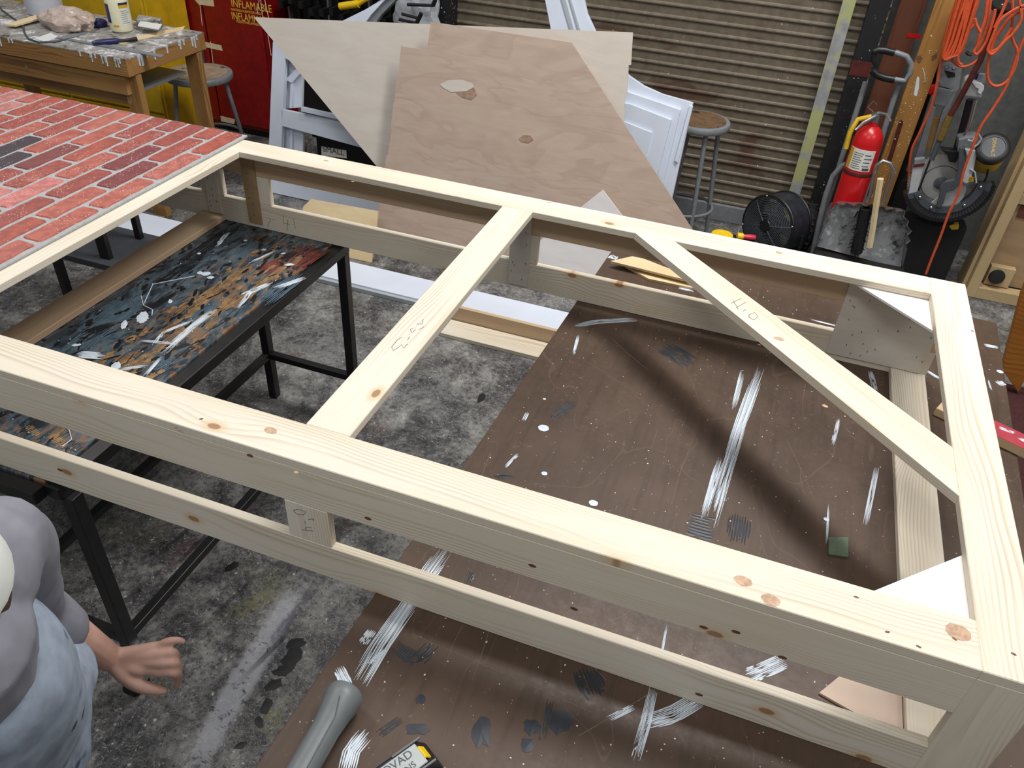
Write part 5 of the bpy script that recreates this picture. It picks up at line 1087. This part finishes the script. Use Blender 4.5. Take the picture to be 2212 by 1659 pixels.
# ------------------------------------------------------------------ person at the left edge, leaning forward, left arm hanging
pe = thing('person', 'person in grey shirt, paint-stained pale overalls and white cap reaching past the front rail', 'person', (-1.05, .42, 0))
def fuse(o, vox, sm=4):
    m = o.modifiers.new('remesh', 'REMESH'); m.mode = 'VOXEL'; m.voxel_size = vox; m.use_smooth_shade = True
    if sm: s_ = o.modifiers.new('smooth', 'SMOOTH'); s_.factor = .5; s_.iterations = sm
    return o
def limb(mb, pts, n=14):
    """tapered limb through (point, radius) pairs with rounded joints"""
    P_ = [Vector(p) for p, r in pts]; R = [r for p, r in pts]
    out, rr = [], []
    for k in range(len(P_)-1):
        p0, p1, p2, p3 = P_[max(0, k-1)], P_[k], P_[k+1], P_[min(len(P_)-1, k+2)]
        for j in range(4):
            s_ = j/4; out.append(.5*((2*p1)+(p2-p0)*s_+(2*p0-5*p1+4*p2-p3)*s_*s_+(3*p1-p0-3*p2+p3)*s_**3)); rr.append(R[k]*(1-s_)+R[k+1]*s_)
    out.append(P_[-1]); rr.append(R[-1]); mb.tube(out, rr, n)
    for p, r in (pts[0], pts[-1]): mb.ball(p, r, 12, 8)
shL, elL, wrL = ond(-10, 1178, 1.12), ond(72, 1318, 1.36), ond(240, 1423, 1.555)
hd_c = ond(-186, 1300, .99)
shR = shL+Vector((.085, -.30, .0)); hipL, hipR = onz(52, 1478, .72), None
hipL = Vector(hipL); hipR = hipL+Vector((.05, -.18, 0)); pel = (hipL+hipR)/2; chest = (shL+shR)/2
knL = onz(-90, 1760, .42); anL = Vector((knL.x-.10, knL.y-.02, .09)); knR = hipR+Vector((.06, -.02, -.32)); anR = Vector((knR.x-.06, knR.y-.01, .09))
neck = chest.lerp(hd_c, .45)
body = MB()
limb(body, [(pel, .10), (pel.lerp(chest, .5), .09), (chest, .09), (neck, .045), (hd_c-Vector((0, 0, .05)), .05)])
body.ball(hd_c, .094, 24, 16, (1.05, .84, 1.16)); fd = Vector((.86, -.28, -.42)).normalized()
body.ball(hd_c+fd*.10-Vector((0, 0, .015)), .016, 10, 8); body.ball(hd_c+fd*.07-Vector((0, 0, .07)), .035, 12, 8)
sdv_ = Vector((-fd.y, fd.x, 0)).normalized()
for s_ in (-1, 1): body.ball(hd_c+sdv_*s_*.079-Vector((0, 0, .01)), .022, 10, 8, (.8, .5, 1.3)); body.ball(hd_c+fd*.088+sdv_*s_*.032+Vector((0, 0, .012)), .012, 8, 6)
limb(body, [(shL, .05), (shL.lerp(elL, .5), .043), (elL, .037), (elL.lerp(wrL, .35), .0375), (elL.lerp(wrL, .7), .031), (wrL, .0245)])
hA = lambda u, v, t_: ond(u, v, t_)
palm = [(344, 1396, 1.560), (350, 1414, 1.548), (351, 1432, 1.545), (346, 1450, 1.550)]
for (u, v, t_), r in zip(palm, (.0105, .0115, .012, .0125)): limb(body, [(wrL, .020), (hA((240+u)/2, (1424+v)/2, 1.553), .0155), (hA(u, v, t_), r)])
body.ball(hA(300, 1432, 1.557), .028, 14, 10, (1.2, 1.0, .62))
limb(body, [(hA(*palm[0]), .0098), (hA(363, 1386, 1.555), .0088), (hA(382, 1383, 1.560), .0076), (hA(396, 1386, 1.566), .006)])          # little finger stretched
limb(body, [(hA(*palm[1]), .0105), (hA(374, 1410, 1.555), .0098), (hA(380, 1422, 1.59), .0085), (hA(366, 1424, 1.605), .0072)])
limb(body, [(hA(*palm[2]), .0108), (hA(378, 1433, 1.552), .010), (hA(384, 1447, 1.588), .0088), (hA(362, 1452, 1.605), .0075)])
limb(body, [(hA(*palm[3]), .011), (hA(377, 1453, 1.552), .010), (hA(385, 1464, 1.580), .0088), (hA(382, 1482, 1.600), .0072)])
limb(body, [(wrL, .019), (hA(272, 1458, 1.550), .0185), (hA(300, 1480, 1.548), .0145), (hA(330, 1489, 1.556), .0115), (hA(353, 1492, 1.566), .0085)])   # thumb from the side of the palm
elR = shR+Vector((-.02, -.08, -.27)); wrR = elR+Vector((.17, .04, -.16)); limb(body, [(shR, .05), (elR, .038), (wrR, .025)])
limb(body, [(wrR, .022), (wrR+Vector((.05, .01, -.03)), .028), (wrR+Vector((.09, .01, -.05)), .02)])
for k in range(4): b0 = wrR+Vector((.085, .032-.02*k, -.047)); limb(body, [(b0, .0095), (b0+Vector((.035, 0, -.025)), .0085), (b0+Vector((.05, 0, -.055)), .007)])
limb(body, [(wrR+Vector((.03, .025, -.02)), .014), (wrR+Vector((.06, .05, -.04)), .011), (wrR+Vector((.085, .055, -.06)), .008)])
for h_, k_, a_ in ((hipL, knL, anL), (hipR, knR, anR)): limb(body, [(pel, .09), (h_, .075), (k_, .045), (a_, .03), (Vector((a_.x+.01, a_.y, .045)), .035)])
bo = fuse(body.build('body', 'skin', pe, True), .0034, 5)
sh = MB()
limb(sh, [(pel+Vector((0, 0, .03)), .12), (pel.lerp(chest, .5), .115), (chest-Vector((0, 0, .02)), .12), (neck, .06)], 20)
hemL = elL.lerp(wrL, .32)
limb(sh, [(chest.lerp(shL, .6), .085), (shL, .072), (shL.lerp(elL, .45), .063), (elL.lerp(shL, .12), .056), (elL, .054), (hemL, .049)], 18)
limb(sh, [(chest.lerp(shR, .6), .085), (shR, .072), (elR, .054), (elR.lerp(wrR, .3), .046)], 18)
so = fuse(sh.build('shirt', 'shirt_grey', pe, True), .007, 4)
tr_ = MB()
limb(tr_, [(pel-Vector((0, 0, .05)), .135), (pel+Vector((0, 0, .04)), .15), (pel.lerp(chest, .45), .148), (pel.lerp(chest, .68), .14), (pel.lerp(chest, .78), .125)], 20)
for h_, k_, a_ in ((hipL, knL, anL), (hipR, knR, anR)): limb(tr_, [(pel, .11), (h_, .112), (h_.lerp(k_, .5), .098), (k_, .082), (k_.lerp(a_, .5), .074), (a_+Vector((0, 0, .01)), .068)], 18)
to = fuse(tr_.build('overalls', 'trousers', pe, True), .008, 4)
ctex = bpy.data.textures.new('folds', 'CLOUDS'); ctex.noise_scale = .16
for o_, st_ in ((so, .016), (to, .02)):
    m = o_.modifiers.new('folds', 'DISPLACE'); m.texture = ctex; m.strength = st_; m.mid_level = .5; m.texture_coords = 'LOCAL'
cp_ = MB(); 
cp_.lathe([(.112, -.012), (.114, .0), (.108, .045), (.088, .085), (.05, .112), (.0, .12)], hd_c+Vector((0, 0, .02)), (.12, -.05, 1), 32); cap_o = cp_.build('cap', 'cap_white', pe, True)
fx = Vector((fd.x, fd.y, 0)).normalized()
hr = MB(); hr.lathe([(.102, -.06), (.108, -.02), (.109, .012)], hd_c-fx*.012, (.05, 0, 1), 28); hr.build('hair', 'hair', pe, True)
for h_, a_, nm in ((hipL, anL, 'shoe'), (hipR, anR, 'shoe')):
    s2 = MB(); s2.ball((a_.x+.045, a_.y, .045), .05, 16, 10, (2.5, .95, .9)); s2.ball((a_.x-.01, a_.y, .07), .05, 14, 10, (1, .9, 1.2)); oo = s2.build('shoe', 'dark_grey', pe, True)
    for v_ in oo.data.vertices: v_.co.z = max(v_.co.z, .002)
